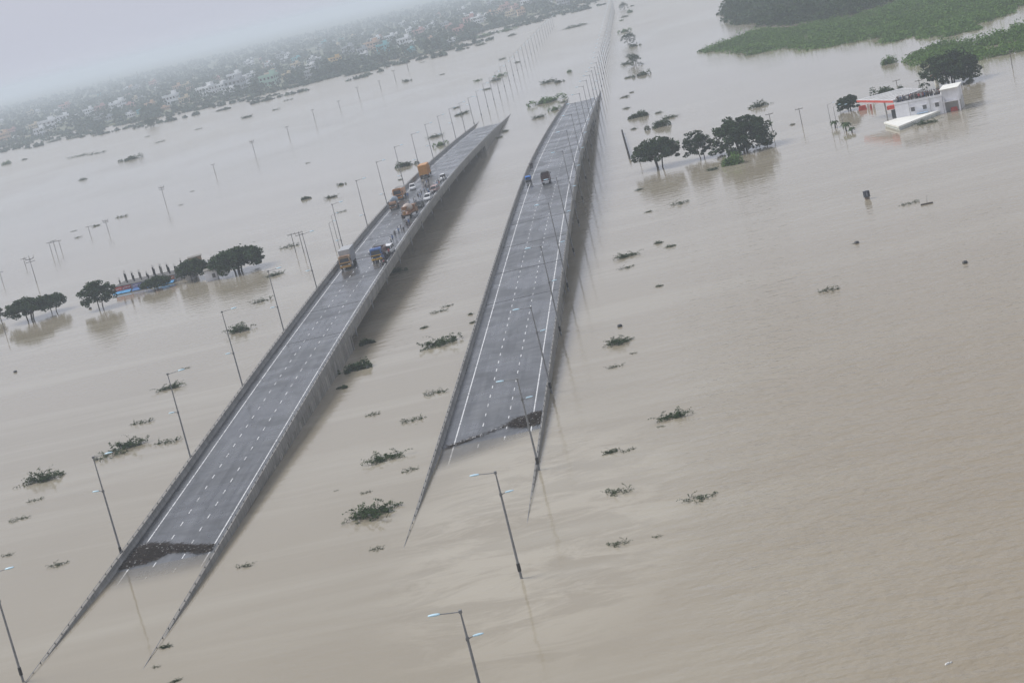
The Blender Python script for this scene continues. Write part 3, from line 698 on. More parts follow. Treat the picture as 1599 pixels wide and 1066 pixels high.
def motorbike(label, loc, rz):
    t = thing('motorbike', label, 'motorbike', loc, rz)
    for y in (-.25, -1.5): wheel(t, 0, y, .3, .1)
    MB().box((0, -.9, .55), (.26, .7, .36), 0, 0, .7).build('engine', M_DARK, t); MB().box((0, -.75, .85), (.28, .5, .22), 0, 0, .6).build('fuel_tank', paint('bike_red', (.3, .03, .03)), t)
    MB().box((0, -1.25, .84), (.26, .65, .10)).build('saddle', M_DARK, t); MB().tube((0, -.25, .3), (0, -.45, 1.0), .03).tube((-.34, -.5, 1.02), (.34, -.5, 1.02), .02).build('handlebar', M_CHROME, t)
motorbike('motorbike standing in front of the blue lorry by the barrier', D(597, 415), FACE-.5)
motorbike('motorbike beside the white people carrier at the barrier', D(612, 393), FACE-.2)
motorbike('motorbike leaning near the silver car at the barrier', D(684, 296), FACE)

# ------------------------------------------------------------------ people
M_SKIN = plain('skin', (.16, .085, .052), .55, .1, 6); M_HAIR = plain('hair', (.012, .010, .009), .6)
def body_mesh(arms, stride, seed):
    """one continuous figure from a skinned skeleton; 1.68 m tall"""
    V = []; E = []; Rr = []
    def add(p, r, par=None):
        V.append(p); Rr.append(r)
        if par is not None: E.append((par, len(V)-1))
        return len(V)-1
    pel = add((0, 0, .92), (.145, .10)); wa = add((0, 0, 1.06), (.13, .095), pel); ch = add((0, .01, 1.25), (.155, .11), wa); sh = add((0, 0, 1.38), (.13, .085), ch)
    nk = add((0, 0, 1.46), (.052, .052), sh); jw = add((0, .012, 1.53), (.066, .078), nk); hd = add((0, 0, 1.61), (.074, .09), jw); add((0, -.005, 1.67), (.048, .055), hd)
    for s in (-1, 1):
        hp = add((s*.09, 0, .84), (.085, .09), pel); kn = add((s*.10, stride*s*.12+.02, .47), (.055, .06), hp); an = add((s*.10, stride*s*.16-.02, .09), (.038, .045), kn); add((s*.115, stride*s*.16+.13, .035), (.040, .032), an)
        sd = add((s*.19, 0, 1.38), (.062, .06), sh)
        if arms == 0: el, wr_ = (s*.25, -.03, 1.12), (s*.25, .06, .88)
        elif arms == 1: el, wr_ = (s*.30, -.06, 1.14), (s*.14, .10, .98)
        elif arms == 2: el, wr_ = ((s*.24, .06, 1.12), (s*.20, .26, 1.22)) if s > 0 else ((s*.25, -.03, 1.12), (s*.25, .05, .88))
        else: el, wr_ = ((s*.32, .04, 1.52), (s*.26, .08, 1.80)) if s > 0 else ((s*.25, -.03, 1.12), (s*.25, .05, .88))
        e = add(el, (.042, .042), sd); wq = add(wr_, (.030, .030), e); dv = Vector(wr_)-Vector(el); dv.normalize()
        add(tuple(Vector(wr_)+dv*.10), (.034, .020), wq)
    me = bpy.data.meshes.new('skeleton'); me.from_pydata(V, E, []); ob = bpy.data.objects.new('skeleton', me); col.objects.link(ob)
    sk = ob.modifiers.new('s', 'SKIN'); sb = ob.modifiers.new('d', 'SUBSURF'); sb.levels = sb.render_levels = 1
    if not me.skin_vertices: me.attributes  # layer is made with the modifier
    lay = me.skin_vertices[0].data if me.skin_vertices else None
    if lay is None: return None
    for i, r in enumerate(Rr): lay[i].radius = r
    lay[0].use_root = True
    dg = bpy.context.evaluated_depsgraph_get(); out = bpy.data.meshes.new_from_object(ob.evaluated_get(dg)); bpy.data.objects.remove(ob, do_unlink=True)
    out.materials.clear()
    for m in (M_SKIN, M_SKIN, M_SKIN): out.materials.append(m)
    mi = []
    for p in out.polygons:
        c = p.center
        if c.z > 1.44 and abs(c.x) < .12: k = 0
        elif c.z > .90 and not (math.hypot(c.x, c.y) > .235 and (c.z < 1.10 or c.z > 1.5)): k = 1
        elif c.z > .90 or (abs(c.x) > .19 and c.z > .70) or c.z < .07: k = 0
        else: k = 2
        mi.append(k)
    out.polygons.foreach_set('material_index', mi); out.polygons.foreach_set('use_smooth', [True]*len(mi)); out.name = 'person'; return out
def ensure_skin():
    global BODIES
    BODIES = []
    for a, st in ((0, 0), (0, 1), (1, 0), (2, .6), (3, 0)): BODIES.append(body_mesh(a, st, 0))
ensure_skin()
HAIRM = MB().lathe([(.086, 1.585), (.092, 1.63), (.078, 1.685), (.04, 1.712)], 10).mesh('hair', M_HAIR, True)
SH = [('white', (.62, .62, .60)), ('black', (.03, .03, .035)), ('blue', (.06, .12, .28)), ('red', (.35, .04, .04)), ('grey', (.22, .23, .24)), ('cream', (.50, .44, .34)), ('green', (.06, .18, .10)), ('pale blue', (.32, .42, .52))]
PT = [('dark', (.025, .027, .035)), ('brown', (.10, .075, .05)), ('grey', (.14, .145, .15)), ('navy', (.03, .04, .08))]
def person(loc, rz, where, idx, sh=None, pose=None):
    s = SH[sh if sh is not None else rnd.randrange(len(SH))]; p = PT[rnd.randrange(len(PT))]; k = pose if pose is not None else rnd.choice((0, 0, 1, 2, 2, 3))
    o = put('person', BODIES[k], None, loc, rz); z = rnd.uniform(1.02, 1.12); o.scale = (z, z, z)
    for i, m in ((1, plain('shirt_'+s[0].replace(' ', '_'), s[1], .8)), (2, plain('trousers_'+p[0], p[1], .8))):
        o.material_slots[i].link = 'OBJECT'; o.material_slots[i].material = m
    put('hair', HAIRM, o)
    return tag(o, 'person in %s shirt %s' % (s[0], where), 'person')
CREW = [((590, 418), 'in front of the blue lorry, left one', 1), ((595.5, 417.5), 'in front of the blue lorry, right one', 0), ((600, 409), 'at the barrier by the motorbike', 2), ((609, 400), 'at the barrier beside the white people carrier', 3), ((612, 381), 'just behind the white people carrier', 0), ((614.5, 378), 'second behind the white people carrier', 2),
 ((618.5, 372.5), 'walking alone behind the white people carrier', 1), ((624, 367), 'between mixer and white people carrier, mid-lane', 2), ((632, 365), 'at the barrier, nearer of two before the mixer', 1), ((637.5, 357), 'at the barrier, farther of two before the mixer', 1), ((630, 346), 'standing at the mixer chute', 1),
 ((654.5, 312), 'left one of a pair beside the white estate car', 1), ((657.8, 311.5), 'right one of a pair beside the white estate car', 2), ((638, 311), 'alone in the left lane before the hatchback', 2), ((661.7, 289), 'just behind the orange box lorry, leftmost', 5), ((666.5, 297), 'in mid-road, tallest of the group behind the box lorry', 1), ((667.5, 290), 'second behind the orange box lorry', 2), ((670.3, 289), 'third behind the orange box lorry', 1),
 ((669.5, 303), 'walking towards the barrier by the silver car', 7), ((672, 306), 'at the barrier between estate car and silver car', 2), ((674.6, 307), 'leaning by the barrier near the estate car', 0), ((677, 305), 'beside the rear of the silver car', 0), ((684.4, 293), 'right of the silver car at the barrier', 2), ((686, 289), 'left one of two before the farthest white car', 1), ((689, 288), 'right one of two before the farthest white car', 0), ((693, 284), 'at the barrier by the farthest white car', 1)]
CREW += [((602, 405), 'at the barrier just past the motorbike', 1), ((606, 403), 'second at the barrier past the motorbike', 0), ((628, 363.5), 'left of the nearer pair at the barrier', 1), ((640, 353), 'at the barrier close under the mixer', 2), ((648, 320), 'between the mixer and the black car', 1), ((650.5, 318), 'behind the mixer drum, near mid-road', 0), ((659.5, 307), 'in mid-road left of the estate car', 1), ((664, 303), 'in mid-road left of the silver car', 2), ((671.5, 297.5), 'in mid-road just before the silver car', 1), ((681, 298), 'squeezed between silver car and barrier', 1), ((687.5, 292), 'at the barrier past the silver car', 3), ((696, 281.5), 'farthest of all at the right barrier', 1)]
for (x, y), where, sh in CREW: person(D(x, y), rnd.uniform(0, 6.28), where, 0, sh)
for (x, y), where, sh, ps in (((829.5, 265), 'with raised arm by the left barrier of right carriageway', 1, 4), ((832, 264), 'by the left barrier of right carriageway, right one of the pair', 1, 0), ((829.8, 285), 'standing beside the blue auto-rickshaw', 1, 0)):
    person(on_deck(x, y, PR), math.pi, where, 0, sh, ps)

# ------------------------------------------------------------------ utility poles
M_POLE = plain('pole_concrete', (.13, .125, .115), .8)
def utility_pole(px, py, hpx, label, arms=1, group='utility poles standing in the flood'):
    b = at(px, py); k = (b-Vector((0, 0, H))).length/F; h = hpx*k; r = max(.11, .45*k)
    t = thing('utility_pole', label, 'utility pole', b, rnd.uniform(-.3, .5), group)
    MB().tube((0, 0, -1.5), (0, 0, h), r, r*.7, 7).build('pole', M_POLE, t)
    w_ = max(1.0, h*.16)
    for i in range(arms):
        z = h-.25-i*h*.1
        if arms == 3 and i == 0:      # forked head
            MB().tube((0, 0, h*.82), (-w_, 0, h*.92), r*.5, n=5).tube((0, 0, h*.82), (w_, 0, h*.92), r*.5, n=5).tube((-w_, 0, h*.92), (-w_, 0, h*1.0), r*.5, n=5).tube((w_, 0, h*.92), (w_, 0, h*1.0), r*.5, n=5).build('fork', M_POLE, t)
        else:
            c = MB().box((0, 0, z), (w_*2, r*1.2, r*1.2)).build('cross_arm', M_POLE, t)
            for q in (-.9, 0, .9): MB().tube((q*w_, 0, z+r*.6), (q*w_, 0, z+r*.6+.3), .07, .05, 6).build('insulator', MATS['litter_grey'], c)
    return t
UP = [(57, 441, 42, 3, 'tall forked pole at far left before the shop row'), (40, 415, 12, 1, 'short pole just left of the tall forked pole'), (4, 440, 16, 1, 'pole at the left edge above the trees'), (82, 398, 20, 1, 'left pole of the transformer group'), (88, 394, 19, 2, 'middle pole of the transformer group'), (96, 391, 16, 1, 'right pole of the transformer group'),
 (141, 366, 13, 1, 'short pole left of the second forked pole'), (169.5, 362, 20, 3, 'second forked pole, left of centre'), (259, 319, 30, 3, 'third forked pole, in open water at left'), (336.5, 272, 16, 1, 'thin pole between third and fourth forked poles'), (398, 240, 22, 3, 'fourth forked pole, before the green-roofed houses'), (451, 211.5, 14, 1, 'fifth pole of the line to the far shore'), (492, 189, 18, 1, 'sixth pole of the line to the far shore'), (531, 169.5, 12, 1, 'seventh pole of the line to the far shore'), (561, 152, 16, 1, 'eighth pole of the line to the far shore'), (595, 140, 14, 1, 'ninth pole of the line to the far shore'), (618, 127, 17, 1, 'tenth pole of the line to the far shore'), (638, 111, 12, 1, 'eleventh pole of the line to the far shore'),
 (462, 394, 30, 1, 'left pole of the pair left of the container truck'), (475, 396, 35, 2, 'right pole of the pair left of the container truck'),
 (1207, 208, 31, 1, 'pole just right of the big dark tree'), (1252.5, 195, 26, 1, 'pole in open water left of the fuel station'), (1581, 106, 26, 1, 'pole near the right edge below the scrub'), (1401, 135, 10, 1, 'left pole behind the fuel station canopy'), (1437, 139, 14, 1, 'right pole behind the fuel station canopy'), (1000, 256, 17, 0, 'bare post left of the umbrella-crowned tree'), (9, 522, 24, 0, 'bare post at the left edge by the many-trunked tree')]
for x, y, h, a, lab in UP: utility_pole(x, y, h, lab, a)
def service_lamp(px, py, hpx, label):
    b = at(px, py); h = hpx*(b-Vector((0, 0, H))).length/F
    t = thing('service_lamp', label, 'lamp post', b)
    MB().tube((0, 0, -1.5), (0, 0, h), .09, .05, 7).build('pole', M_GALV, t)
    a = MB().tube((0, 0, h-.03), (1.3, 0, h+.25), .035, n=5).build('lamp_arm', M_GALV, t); MB().box((1.6, 0, h+.28), (.7, .22, .12), 0, 0, .6).build('lamp_head', M_HEAD, a)
service_lamp(525, 393, 46, 'thin lamp post behind the container truck, nearer one'); service_lamp(530, 386, 51, 'thin lamp post behind the container truck, farther one')
service_lamp(1299, 200, 36, 'thin lamp post left of the palms, leftmost of three'); service_lamp(1307, 197, 30, 'thin lamp post by the palms, middle of three'); service_lamp(1318, 203, 36, 'thin lamp post by the palms, rightmost of three')

# ------------------------------------------------------------------ the white building, fuel canopy and annex
M_WHITE = mat_concrete('lime_wash', (.76, .76, .79), .08); M_RED = plain('sign_red', (.50, .055, .035), .45); M_SHEET = plain('roof_sheet', (.46, .46, .45), .6, .15, .5); M_CREAM = plain('cream_slab', (.72, .72, .67), .7, .1, .5); M_GRILL = plain('window_grille', (.10, .10, .10), .6)
Z = lambda x, y: (1280+x/6.15, 90+y/6.15)
def frame_of(pa, pb, z):
    a, b = at(*pa, z), at(*pb, z); u = (b-a); L = u.length; u.normalize(); return a, u, Vector((-u.y, u.x, 0)), L
A, U_, Nn, LM = frame_of(Z(712, 440), Z(1165, 352), 4.6)
rzb = math.atan2(U_.y, U_.x)
bld = thing('white_building', 'white flat-roofed building with people crowding its roof', 'building', (A.x, A.y, 0), rzb)
DP = 8.5
MB().box((LM/2, DP/2, 1.23), (LM, DP, 5.46)).build('wall', M_WHITE, bld)
MB().box((LM/2, DP/2, 4.02), (LM+.06, DP+.06, .10)).build('roof_slab', M_SHEET, bld)
for c, d in (((LM/2, .1, 4.33), (LM, .2, .50)), ((LM/2, DP-.1, 4.33), (LM, .2, .50)), ((.1, DP/2, 4.33), (.2, DP-.42, .50))): MB().box(c, d).build('parapet', M_WHITE, bld)
for k in (.37, .62, .88):
    f = MB().box((LM*k, -.02, 2.35), (1.15, .08, 1.15)).build('window', M_WHITE, bld)
    MB().box((LM*k, -.065, 2.35), (.9, .03, .95)).build('window_grille', M_GRILL, f); MB().box((LM*k, -.28, 3.02), (1.5, .5, .08)).build('sunshade', M_WHITE, f)
for k in (.30, .735): MB().tube((LM*k, -.06, .2), (LM*k, -.06, 4.4), .07, n=6).build('drain_pipe', M_SHEET, bld)
# the stair bay at the right end
SB = 3.9
MB().box((LM+SB/2, DP/2, 4.05), (SB-.04, 7.4, 2.7)).build('stair_wall', M_WHITE, bld)
MB().box((LM+SB/2-.1, DP/2, 5.5), (SB+.5, 8.3, .18)).build('stair_roof', M_CREAM, bld)
MB().box((LM+SB/2, 1.2, 2.55), (SB, 2.4, .22)).build('porch_slab', M_WHITE, bld)
MB().box((LM+SB/2, DP/2+1.2, 1.0), (SB-.06, DP-2.6, 3.2)).build('porch_back_wall', M_SHEET, bld)
for x in (.25, SB-.2): MB().box((LM+x, .25, 1.0), (.34, .34, 5.2)).build('porch_column', M_WHITE, bld)
MB().box((LM+SB*.55, 1.6, .35), (1.7, .9, 1.0), 0, 0, .8).build('porch_cupboard', M_RED, bld)
# sign boards on the left end
MB().box((-.95, 1.2, 3.65), (1.9, 1.6, .85)).build('sign_board', M_RED, bld); MB().box((-.55, .9, .35), (1.7, 1.5, .5)).build('sign_board', M_RED, bld); MB().box((-.55, 1.0, 2.0), (1.0, .9, 2.0)).build('entrance_glass', M_GLASS, bld)
MB().box((LM*.56, -.7, 1.25), (2.6, 1.0, .16), .05).build('awning', plain('awning_blue', (.35, .47, .60), .5), bld)
def slab(pts, z0, z1, name, mat, parent):
    n = len(pts); m = MB(); m.poly([(p.x, p.y, z0) for p in pts]+[(p.x, p.y, z1) for p in pts], [(k, (k+1) % n, n+(k+1) % n, n+k) for k in range(n)]+[tuple(range(n-1, -1, -1)), tuple(range(n, 2*n))])
    return put(name, fixn(m.mesh(name, mat)), parent)
an = thing('annex', 'low annex with broad cream roof awash in front of the white building', 'building', (0, 0, 0))
q = [at(*Z(*c), .95) for c in ((615, 622), (755, 661), (1160, 503), (1062, 488))]
slab(q, .55, .95, 'roof_slab', M_CREAM, an); cen = sum(q, Vector())/4
slab([cen+(p-cen)*.97 for p in q], -1.5, .545, 'wall', plain('annex_wall', (.50, .53, .50), .7), an)
ca = thing('fuel_canopy', 'fuel station canopy with grey ribbed roof and red fascia', 'canopy', (0, 0, 0))
c4 = [at(*Z(*c), 5.15) for c in ((355, 408), (703, 411), (985, 300), (790, 296))]
slab(c4, 4.85, 5.15, 'roof', M_SHEET, ca); cc = sum(c4, Vector())/4
for i in range(4):
    a, b = c4[i], c4[(i+1) % 4]; d = (b-a); MB().box(((a.x+b.x)/2, (a.y+b.y)/2, 4.82), (d.length+.12, .14, .54), math.atan2(d.y, d.x)).build('fascia', M_RED if i in (0, 3) else M_SHEET, ca)
    MB().box(((a.x+b.x)/2, (a.y+b.y)/2, 5.14), (d.length+.16, .18, .10), math.atan2(d.y, d.x)).build('fascia_trim', M_WHITE, ca)
for k in range(1, 7):
    a, b = c4[0].lerp(c4[1], k/7), c4[3].lerp(c4[2], k/7); d = b-a; MB().box(((a.x+b.x)/2, (a.y+b.y)/2, 5.18), (d.length*.98, .10, .06), math.atan2(d.y, d.x)).build('roof_rib', M_CHROME, ca)
for u, v in ((.70, .06), (.70, .5), (.70, .9)):
    p = c4[0].lerp(c4[1], u).lerp(c4[3].lerp(c4[2], u), v); MB().box((p.x, p.y, 1.65), (.36, .36, 6.3)).build('column', M_SHEET, ca)
for i, (x, y) in enumerate(((415, 505), (470, 497), (497, 500), (525, 500))):
    p = at(*Z(x, y)); t = tag(MB().box((0, 0, .45), (.6 if i else 2.2, .5, 1.9 if i else 1.5), 0, 0, .8).build('pump_pillar', M_RED if i % 2 == 0 else plain('pillar_cream', (.6, .5, .42)), loc=p), ['wide red kiosk under the left end of the fuel canopy', 'cream pillar under the canopy beside the red kiosk', 'red pillar under the canopy, second right of the kiosk', 'cream pillar under the canopy, farthest right of the kiosk'][i], 'pillar')
tk = at(1463, 132); tw = thing('water_tower', 'pale overhead water tank tower behind the right end of white building', 'water tower', tk)
MB().lathe([(.55, -1.5), (.5, 3.6)], 10).build('shaft', M_CREAM, tw); MB().lathe([(.5, 3.6), (1.35, 5.0), (1.4, 5.3), (.2, 5.45)], 14).build('tank', plain('tank_cream', (.55, .45, .38)), tw); MB().box((-.9, -.3, 2.2), (.9, .3, 1.2)).build('sign_board', M_RED, tw)
i = 0
for row in range(3):
    for k in range(24):
        if rnd.random() < .10: continue
        i += 1; lx = .6+(LM-.9)*(k+.5)/24+rnd.uniform(-.2, .2); p = bld.location+U_*lx+Nn*(.50+row*.7+rnd.uniform(-.1, .1))
        o = person(Vector((p.x, p.y, 4.075)), rzb+math.pi+rnd.uniform(-.6, .6), '', 0, rnd.choice((0, 0, 1, 1, 2, 4, 1, 3)), rnd.choice((0, 2, 0, 2, 4)))
        tag(o, '%s on the crowded white roof, %s from left in %s row' % (o['label'].replace(' shirt ', ' shirt'), nth(k+1), ('front', 'middle', 'rear')[row]), 'person', 'people on the white building roof')
# cabinet, compound wall
p = at(1354.5, 311); cb = thing('cabinet', 'small dark cabinet on a brown plinth alone in open water', 'cabinet', p, .35)
MB().box((0, 0, -.1), (.75, .6, 1.0)).build('plinth', plain('plinth_brown', (.16, .12, .09)), cb); MB().box((0, 0, 1.0), (1.0, .75, 1.15)).build('case', plain('case_dark', (.03, .035, .05), .5), cb); MB().box((-.12, -.38, 1.0), (.3, .02, .9)).build('door', plain('door_grey', (.2, .21, .24), .5), cb)
a, b = at(972, 208), at(984, 250); wd = b-a; cw = thing('compound_wall', 'dark broken compound wall left of the umbrella-crowned tree', 'wall', a, math.atan2(wd.y, wd.x)); nL = int(wd.length/2.2)
for k in range(nL):
    if k in (3, 4, 11): continue
    MB().box((1.1+2.2*k, 0, .2), (2.1, .3, 1.5+rnd.uniform(-.4, .6))).build('wall_panel', M_GIRD, cw); MB().box((2.2*k+2.2, 0, .45), (.34, .42, 2.0+rnd.uniform(-.4, .5))).build('post', M_DARK, cw)

# ------------------------------------------------------------------ flooded shop row
Zs = lambda x, y: (120+x/5.33, 380+y/5.33)
A2, U2, N2, LS = frame_of(Zs(318, 428), Zs(835, 318), 0.0)
shop = thing('shop_row', 'row of flooded shops with bright signs and unfinished columns on the roof', 'building', A2, math.atan2(U2.y, U2.x))
MB().box((LS/2, 4.2, .2), (LS, 7.6, 3.2)).build('wall', plain('shop_wall', (.28, .28, .29), .8, .3, .5), shop)
MB().box((LS/2, 4.3, 1.88), (LS+.5, 8.2, .16)).build('roof_slab', plain('shop_roof', (.10, .098, .095), .8, .3, .6), shop)
SG = [(.00, .13, 'red', (.34, .04, .05)), (.13, .28, 'crimson', (.30, .035, .06)), (.30, .45, 'violet', (.22, .20, .36)), (.45, .60, 'white', (.55, .56, .60)), (.63, .74, 'orange', (.48, .20, .10)), (.74, .86, 'white', (.55, .56, .60)), (.86, .97, 'rust', (.42, .14, .09))]
for k0, k1, nm, c in SG:
    m0 = plain('sign_'+nm, c, .5); f = MB().box((LS*(k0+k1)/2, .25, 1.25), (LS*(k1-k0)-.15, .16, 1.0)).build('sign_board', m0, shop)
    for q in range(5): MB().box((LS*(k0+(k1-k0)*(.15+.17*q)), .155, 1.3+rnd.uniform(-.15, .15)), (LS*(k1-k0)*.10, .03, .26)).build('sign_mark', MATS['litter_white'] if nm != 'white' else m0, f)
    aw = MB(); x0, x1 = LS*k0+.05, LS*k1-.05; aw.poly([(x0, .16, .72), (x1, .16, .72), (x1, -1.3, .25), (x0, -1.3, .25), (x0, .16, .66), (x1, .16, .66), (x1, -1.3, .12), (x0, -1.3, .12)], [(0, 3, 2, 1), (4, 5, 6, 7), (3, 7, 6, 2), (0, 1, 5, 4), (0, 4, 7, 3), (1, 2, 6, 5)])
    put('awning', fixn(aw.mesh('awning', plain('awning_'+('sky' if k0 < .3 or k0 > .6 else 'deep'), (.07, .28, .52) if k0 < .3 or k0 > .6 else (.05, .14, .34), .5))), shop)
for r_, y in ((0, 3.4), (1, 7.4)):
    for k in range(9):
        h = rnd.uniform(1.5, 2.3) if (k+r_) % 4 else rnd.uniform(.8, 1.2)
        c = MB().box((LS*(.04+.115*k), y, 1.96+h/2), (.30, .30, h)).build('column', M_DARK if (k+r_) % 3 else M_GIRD, shop)
        rb = MB()
        for dx, dy in ((-.1, -.1), (.1, -.1), (.1, .1), (-.1, .1)): rb.tube((LS*(.04+.115*k)+dx, y+dy, 1.96+h), (LS*(.04+.115*k)+dx*1.3, y+dy*1.3, 1.96+h+rnd.uniform(.5, 1.0)), .014, n=4)
        tag(rb.build('rebar', M_TWIG, c), kind='stuff')
def hut(px, py, w_, d_, h_, wallm, label, rz=.0):
    t = thing('hut', label, 'house', at(px, py), rz); MB().box((0, d_/2, h_/2-.75), (w_, d_, h_+1.5)).build('wall', wallm, t); MB().box((0, d_/2, h_+.07), (w_+.5, d_+.5, .14)).build('roof', M_GIRD, t); MB().box((w_*.2, -.03, h_*.45), (w_*.25, .06, h_*.4)).build('window', M_GRILL, t)
hut(332, 438, 3.0, 4, 2.6, M_WHITE, 'white-walled hut showing under the widest rain tree', .2)
hut(300, 436, 3.2, 3, 2.0, M_WHITE, 'pale hut behind the rain tree at the shop row', .2)
hut(307, 414, 3.4, 3, 2.2, plain('brick_brown', (.24, .16, .10)), 'brown hut top showing above the trees right of the shops', .25)

# ------------------------------------------------------------------ far shore: land, trees, houses
SHORE = [(-260, 290), (-60, 240), (0, 226), (40, 221), (120, 203), (162, 198), (237, 187), (287, 172), (330, 160), (400, 148), (470, 132), (540, 113), (560, 110), (600, 96), (682, 81), (717, 66), (760, 46), (800, 33), (855, 20), (885, 10), (935, 0), (1010, -26)]
SW = [at(x, y) for x, y in SHORE]
far_pts = [(p.x, p.y) for p in SW]+[(1400, 9000), (-600, 11500), (-6500, 11500), (-3600, 3600)]
m = MB(); m.poly([(x, y, .9) for x, y in far_pts]+[(x, y, -.6) for x, y in far_pts], [tuple(range(len(far_pts)))]+[(k, (k+1) % len(far_pts), len(far_pts)+(k+1) % len(far_pts), len(far_pts)+k) for k in range(len(far_pts))])
n_ = N('far_land'); v_ = n_.pos(); f_ = n_.noise(v_, .012, 4)
tag(put('land', fixn(m.mesh('land', n_.done(n_.bsdf(n_.ramp(f_, [(.35, (.05, .075, .035)), (.55, (.10, .11, .06)), (.7, (.20, .17, .13))]), .9))))), 'low built-up land beyond the flood', kind='structure')
def shore_y(x, y):    # is the point on the land
    return inside(far_pts, x, y)
g = np.random.default_rng(5)
NB_ = 8
HCOL = [('white', (.74, .75, .75)), ('cream', (.58, .50, .36)), ('pink', (.52, .32, .29)), ('peach', (.58, .42, .30)), ('pale grey', (.42, .44, .45)), ('pale green', (.36, .52, .42)), ('turquoise', (.18, .48, .50)), ('ochre', (.55, .38, .12))]
def house_parts(kind, cm):
    """unit house 1 x .8 x .6: walls, windows, stair head"""
    wl_ = MB(); wn = MB(); st = MB()
    wl_.box((0, 0, .3), (1, .8, .6)); wl_.box((0, 0, .615), (1.05, .85, .03))
    for c, d in (((0, -.41, .66), (1.04, .03, .06)), ((0, .41, .66), (1.04, .03, .06)), ((-.51, 0, .66), (.03, .79, .06)), ((.51, 0, .66), (.03, .79, .06))): wl_.box(c, d)
    fl = 2 if kind else 1
    for r in range(fl):
        zc = .6*(r+.55)/fl
        for k in range(4): wn.box((-.375+.25*k, -.402, zc), (.11, .02, .26/fl))
        for k in range(3): wn.box((.502, -.27+.27*k, zc), (.02, .12, .26/fl))
        wl_.box((0, -.45, zc+.17/fl), (.98, .10, .015))
    st.box((.25 if kind else -.2, .15, .76), (.32, .28, .24)); st.box((.25 if kind else -.2, .15, .89), (.37, .33, .025))
    tank = [MB().lathe([(.09, .64), (.09, .82), (.03, .86)], 8, 'z', (-.3, .2, 0)).mesh('water_tank', M_DARK)] if kind == 2 else []
    return [wl_.mesh('wall', cm), wn.mesh('windows', M_GLASS), st.mesh('stair_head', cm)]+tank
HP = {}
for ci, (cn, cc_) in enumerate(HCOL):
    cm = plain('house_'+cn.replace(' ', '_'), cc_, .8, .12, .15)
    for kd in range(3): HP[ci, kd] = house_parts(kd, cm)
KEY = [(8, 220, 15, 3), (55, 203, 12, 1), (76, 202, 24, 0), (100, 191, 18, 0), (118, 187, 10, 0), (140, 181, 14, 0), (158, 174, 15, 2), (186, 169, 20, 0), (205, 167, 12, 2), (20, 208, 10, 2), (103, 172, 14, 2), (278, 143, 12, 3), (325, 150, 24, 0), (345, 142, 18, 0), (368, 128, 18, 0), (356, 131, 12, 0), (370, 141, 26, 4), (380, 133, 18, 0), (392, 122, 12, 0), (423, 134, 24, 5), (425, 125, 16, 1), (450, 124, 13, 1), (463, 108, 12, 1), (485, 109, 16, 0), (490, 101, 12, 4), (525, 99, 18, 7), (427, 108, 8, 0), (440, 92, 12, 4), (600, 82, 17, 6), (583, 78, 20, 3), (575, 73, 10, 0), (588, 68, 14, 0), (610, 65, 14, 0), (618, 60, 10, 0), (633, 72, 18, 0), (645, 70, 10, 0), (655, 55, 16, 2), (640, 52, 10, 0), (672, 65, 10, 3), (702, 46, 10, 2), (735, 38, 18, 2), (748, 35, 12, 3), (757, 31, 10, 0), (765, 27, 10, 3), (778, 22, 12, 3), (790, 18, 14, 2), (798, 27, 12, 1), (805, 16, 10, 2), (815, 24, 12, 3), (240, 134, 9, 2), (212, 140, 8, 4), (292, 137, 7, 0), (245, 141, 8, 0), (270, 164, 20, 0), (290, 162, 14, 1), (260, 172, 12, 3), (220, 178, 10, 6), (205, 183, 12, 0), (175, 187, 14, 4)]
houses = [(at(x, y, .9), w_, c) for x, y, w_, c in KEY]
tries = 0
while len(houses) < 165:
    tries += 1
    y = 1650+1900*g.random()**1.3; x = -y*g.uniform(.02, .42)
    if not shore_y(x, y): continue
    if min((h[0]-Vector((x, y, .9))).length for h in houses) < 24: continue
    houses.append((Vector((x, y, .9)), None, int(g.choice([0, 0, 0, 4, 4, 1, 2, 3, 6]))))
houses.sort(key=lambda h: h[0].x/h[0].y)
cnt = {}
for b, wpx, ci in houses:
    k = (b-Vector((0, 0, H))).length/F; W = wpx*k*1.05 if wpx else g.uniform(7, 13)
    cnt[ci] = cnt.get(ci, 0)+1; kd = int(g.integers(0, 3)) if W < 11 else int(g.integers(1, 3))
    t = thing('house', 'flat-roofed %s house on the far shore, %s from left of the %s ones' % (HCOL[ci][0], nth(cnt[ci]), HCOL[ci][0]), 'house', b, g.uniform(-.5, .35), 'houses of the town on the far shore')
    hz = max(5.5, W*g.uniform(.75, 1.15)) if kd else max(4.5, W*.7)
    for nm, me in zip(('wall', 'windows', 'stair_head', 'water_tank'), HP[ci, kd]):
        o = put(nm, me, t); o.scale = (W, W, hz)
        if nm == 'windows': o['kind'] = 'stuff'
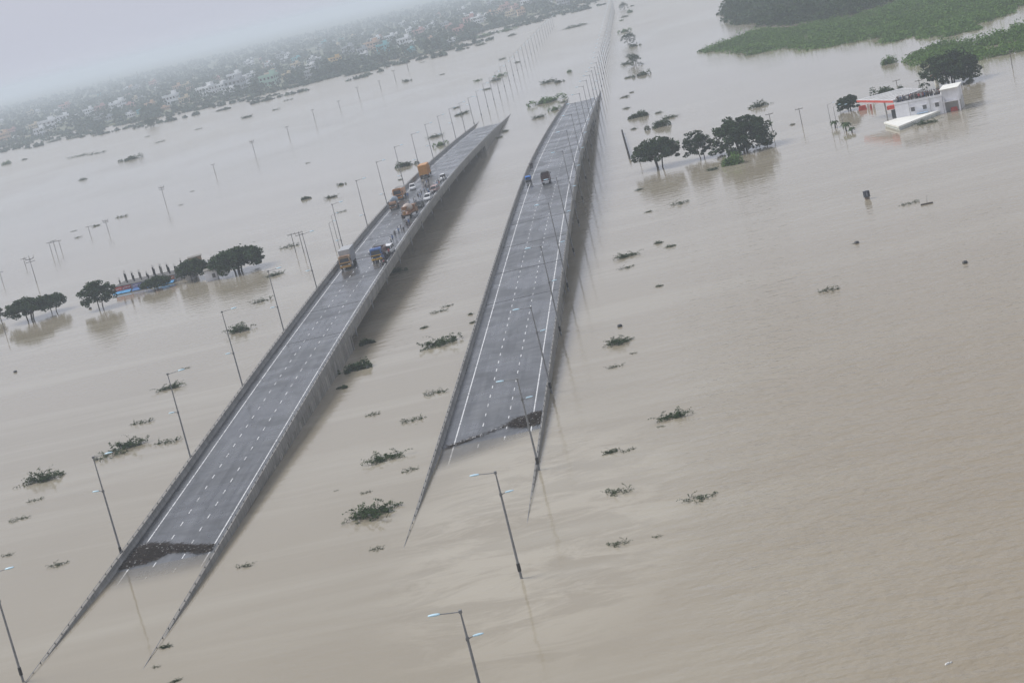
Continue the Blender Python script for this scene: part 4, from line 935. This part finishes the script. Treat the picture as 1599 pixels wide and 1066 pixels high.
# town trees
CT = []
kxy = np.array([(h[0].x, h[0].y) for h in houses if h[1]]); kw = np.array([h[1]*.45 for h in houses if h[1]])
hxy = np.array([(h[0].x, h[0].y) for h in houses])
n = 0
while n < 5200:
    y = 1600+4200*g.random()**1.6; x = -y*g.uniform(-.02, .44)
    if not shore_y(x, y): continue
    dd = hxy-np.array([x, y]); near_house = (np.abs(dd[:, 0]) < 11) & (dd[:, 1] > -2) & (dd[:, 1] < 26)
    if near_house.any() and g.random() < .85: continue
    kx = (kxy[:, 0]-x*kxy[:, 1]/y); kd_ = kxy[:, 1]-y
    if ((np.abs(kx) < kw) & (kd_ > -6) & (kd_ < 150)).any() and g.random() < .93: continue
    n += 1; r = g.uniform(2.5, 6.0); h = g.uniform(4, 10.5); nl = 20
    v = g.normal(size=(nl, 3)); v /= np.linalg.norm(v, axis=1)[:, None]; v[:, 2] = .5+.5*v[:, 2]; CT.append(v*np.array([r, r, h])+np.array([x, y, .9]))
for (p, q) in zip(SW[:-1], SW[1:]):          # low green along the waterline
    for k in range(int((q-p).length/7)):
        c = p.lerp(q, g.random())+Vector((g.normal()*3, g.uniform(0, 22), .6)); r = g.uniform(2, 4.5); v = g.normal(size=(10, 3)); v /= np.linalg.norm(v, axis=1)[:, None]; v[:, 2] = np.abs(v[:, 2]); CT.append(v*np.array([r, r, g.uniform(1, 3.5)])+np.array(c))
for _ in range(150):
    k = int(g.integers(1, len(SW)-2)); c = SW[k].lerp(SW[k+1], g.random())*(1-.13*g.random()**2); ln = g.uniform(4, 22)
    for q in range(int(ln/1.6)):
        v = g.normal(size=(7, 3)); v /= np.linalg.norm(v, axis=1)[:, None]; v[:, 2] = np.abs(v[:, 2]); CT.append(v*np.array([2.2, 2.2, g.uniform(.6, 2.4)])+np.array([c.x+g.uniform(-ln, ln), c.y+g.normal()*3, 0]))
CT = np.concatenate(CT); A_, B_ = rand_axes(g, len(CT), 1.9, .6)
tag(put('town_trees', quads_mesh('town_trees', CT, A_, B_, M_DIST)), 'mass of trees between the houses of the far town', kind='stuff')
def mast(px, py, hpx, label):
    b = at(px, py, .9); h = hpx*(b-Vector((0, 0, H))).length/F; t = thing('radio_mast', label, 'mast', b); m = MB()
    for a in range(3):
        c = 2.094*a; m.tube((math.cos(c)*1.6, math.sin(c)*1.6, 0), (math.cos(c)*.3, math.sin(c)*.3, h), .22, .12, 4)
    m.build('legs', M_GALV, t); s_ = MB()
    for q in range(9): s_.box((0, 0, h*(q+1)/10), (2.6*(1-.085*q), 2.6*(1-.085*q), .2))
    tag(s_.build('braces', M_GALV, t), kind='stuff')
mast(221, 140, 28, 'taller thin radio mast rising over the far town'); mast(176, 138, 18, 'shorter thin radio mast over the far town at left')
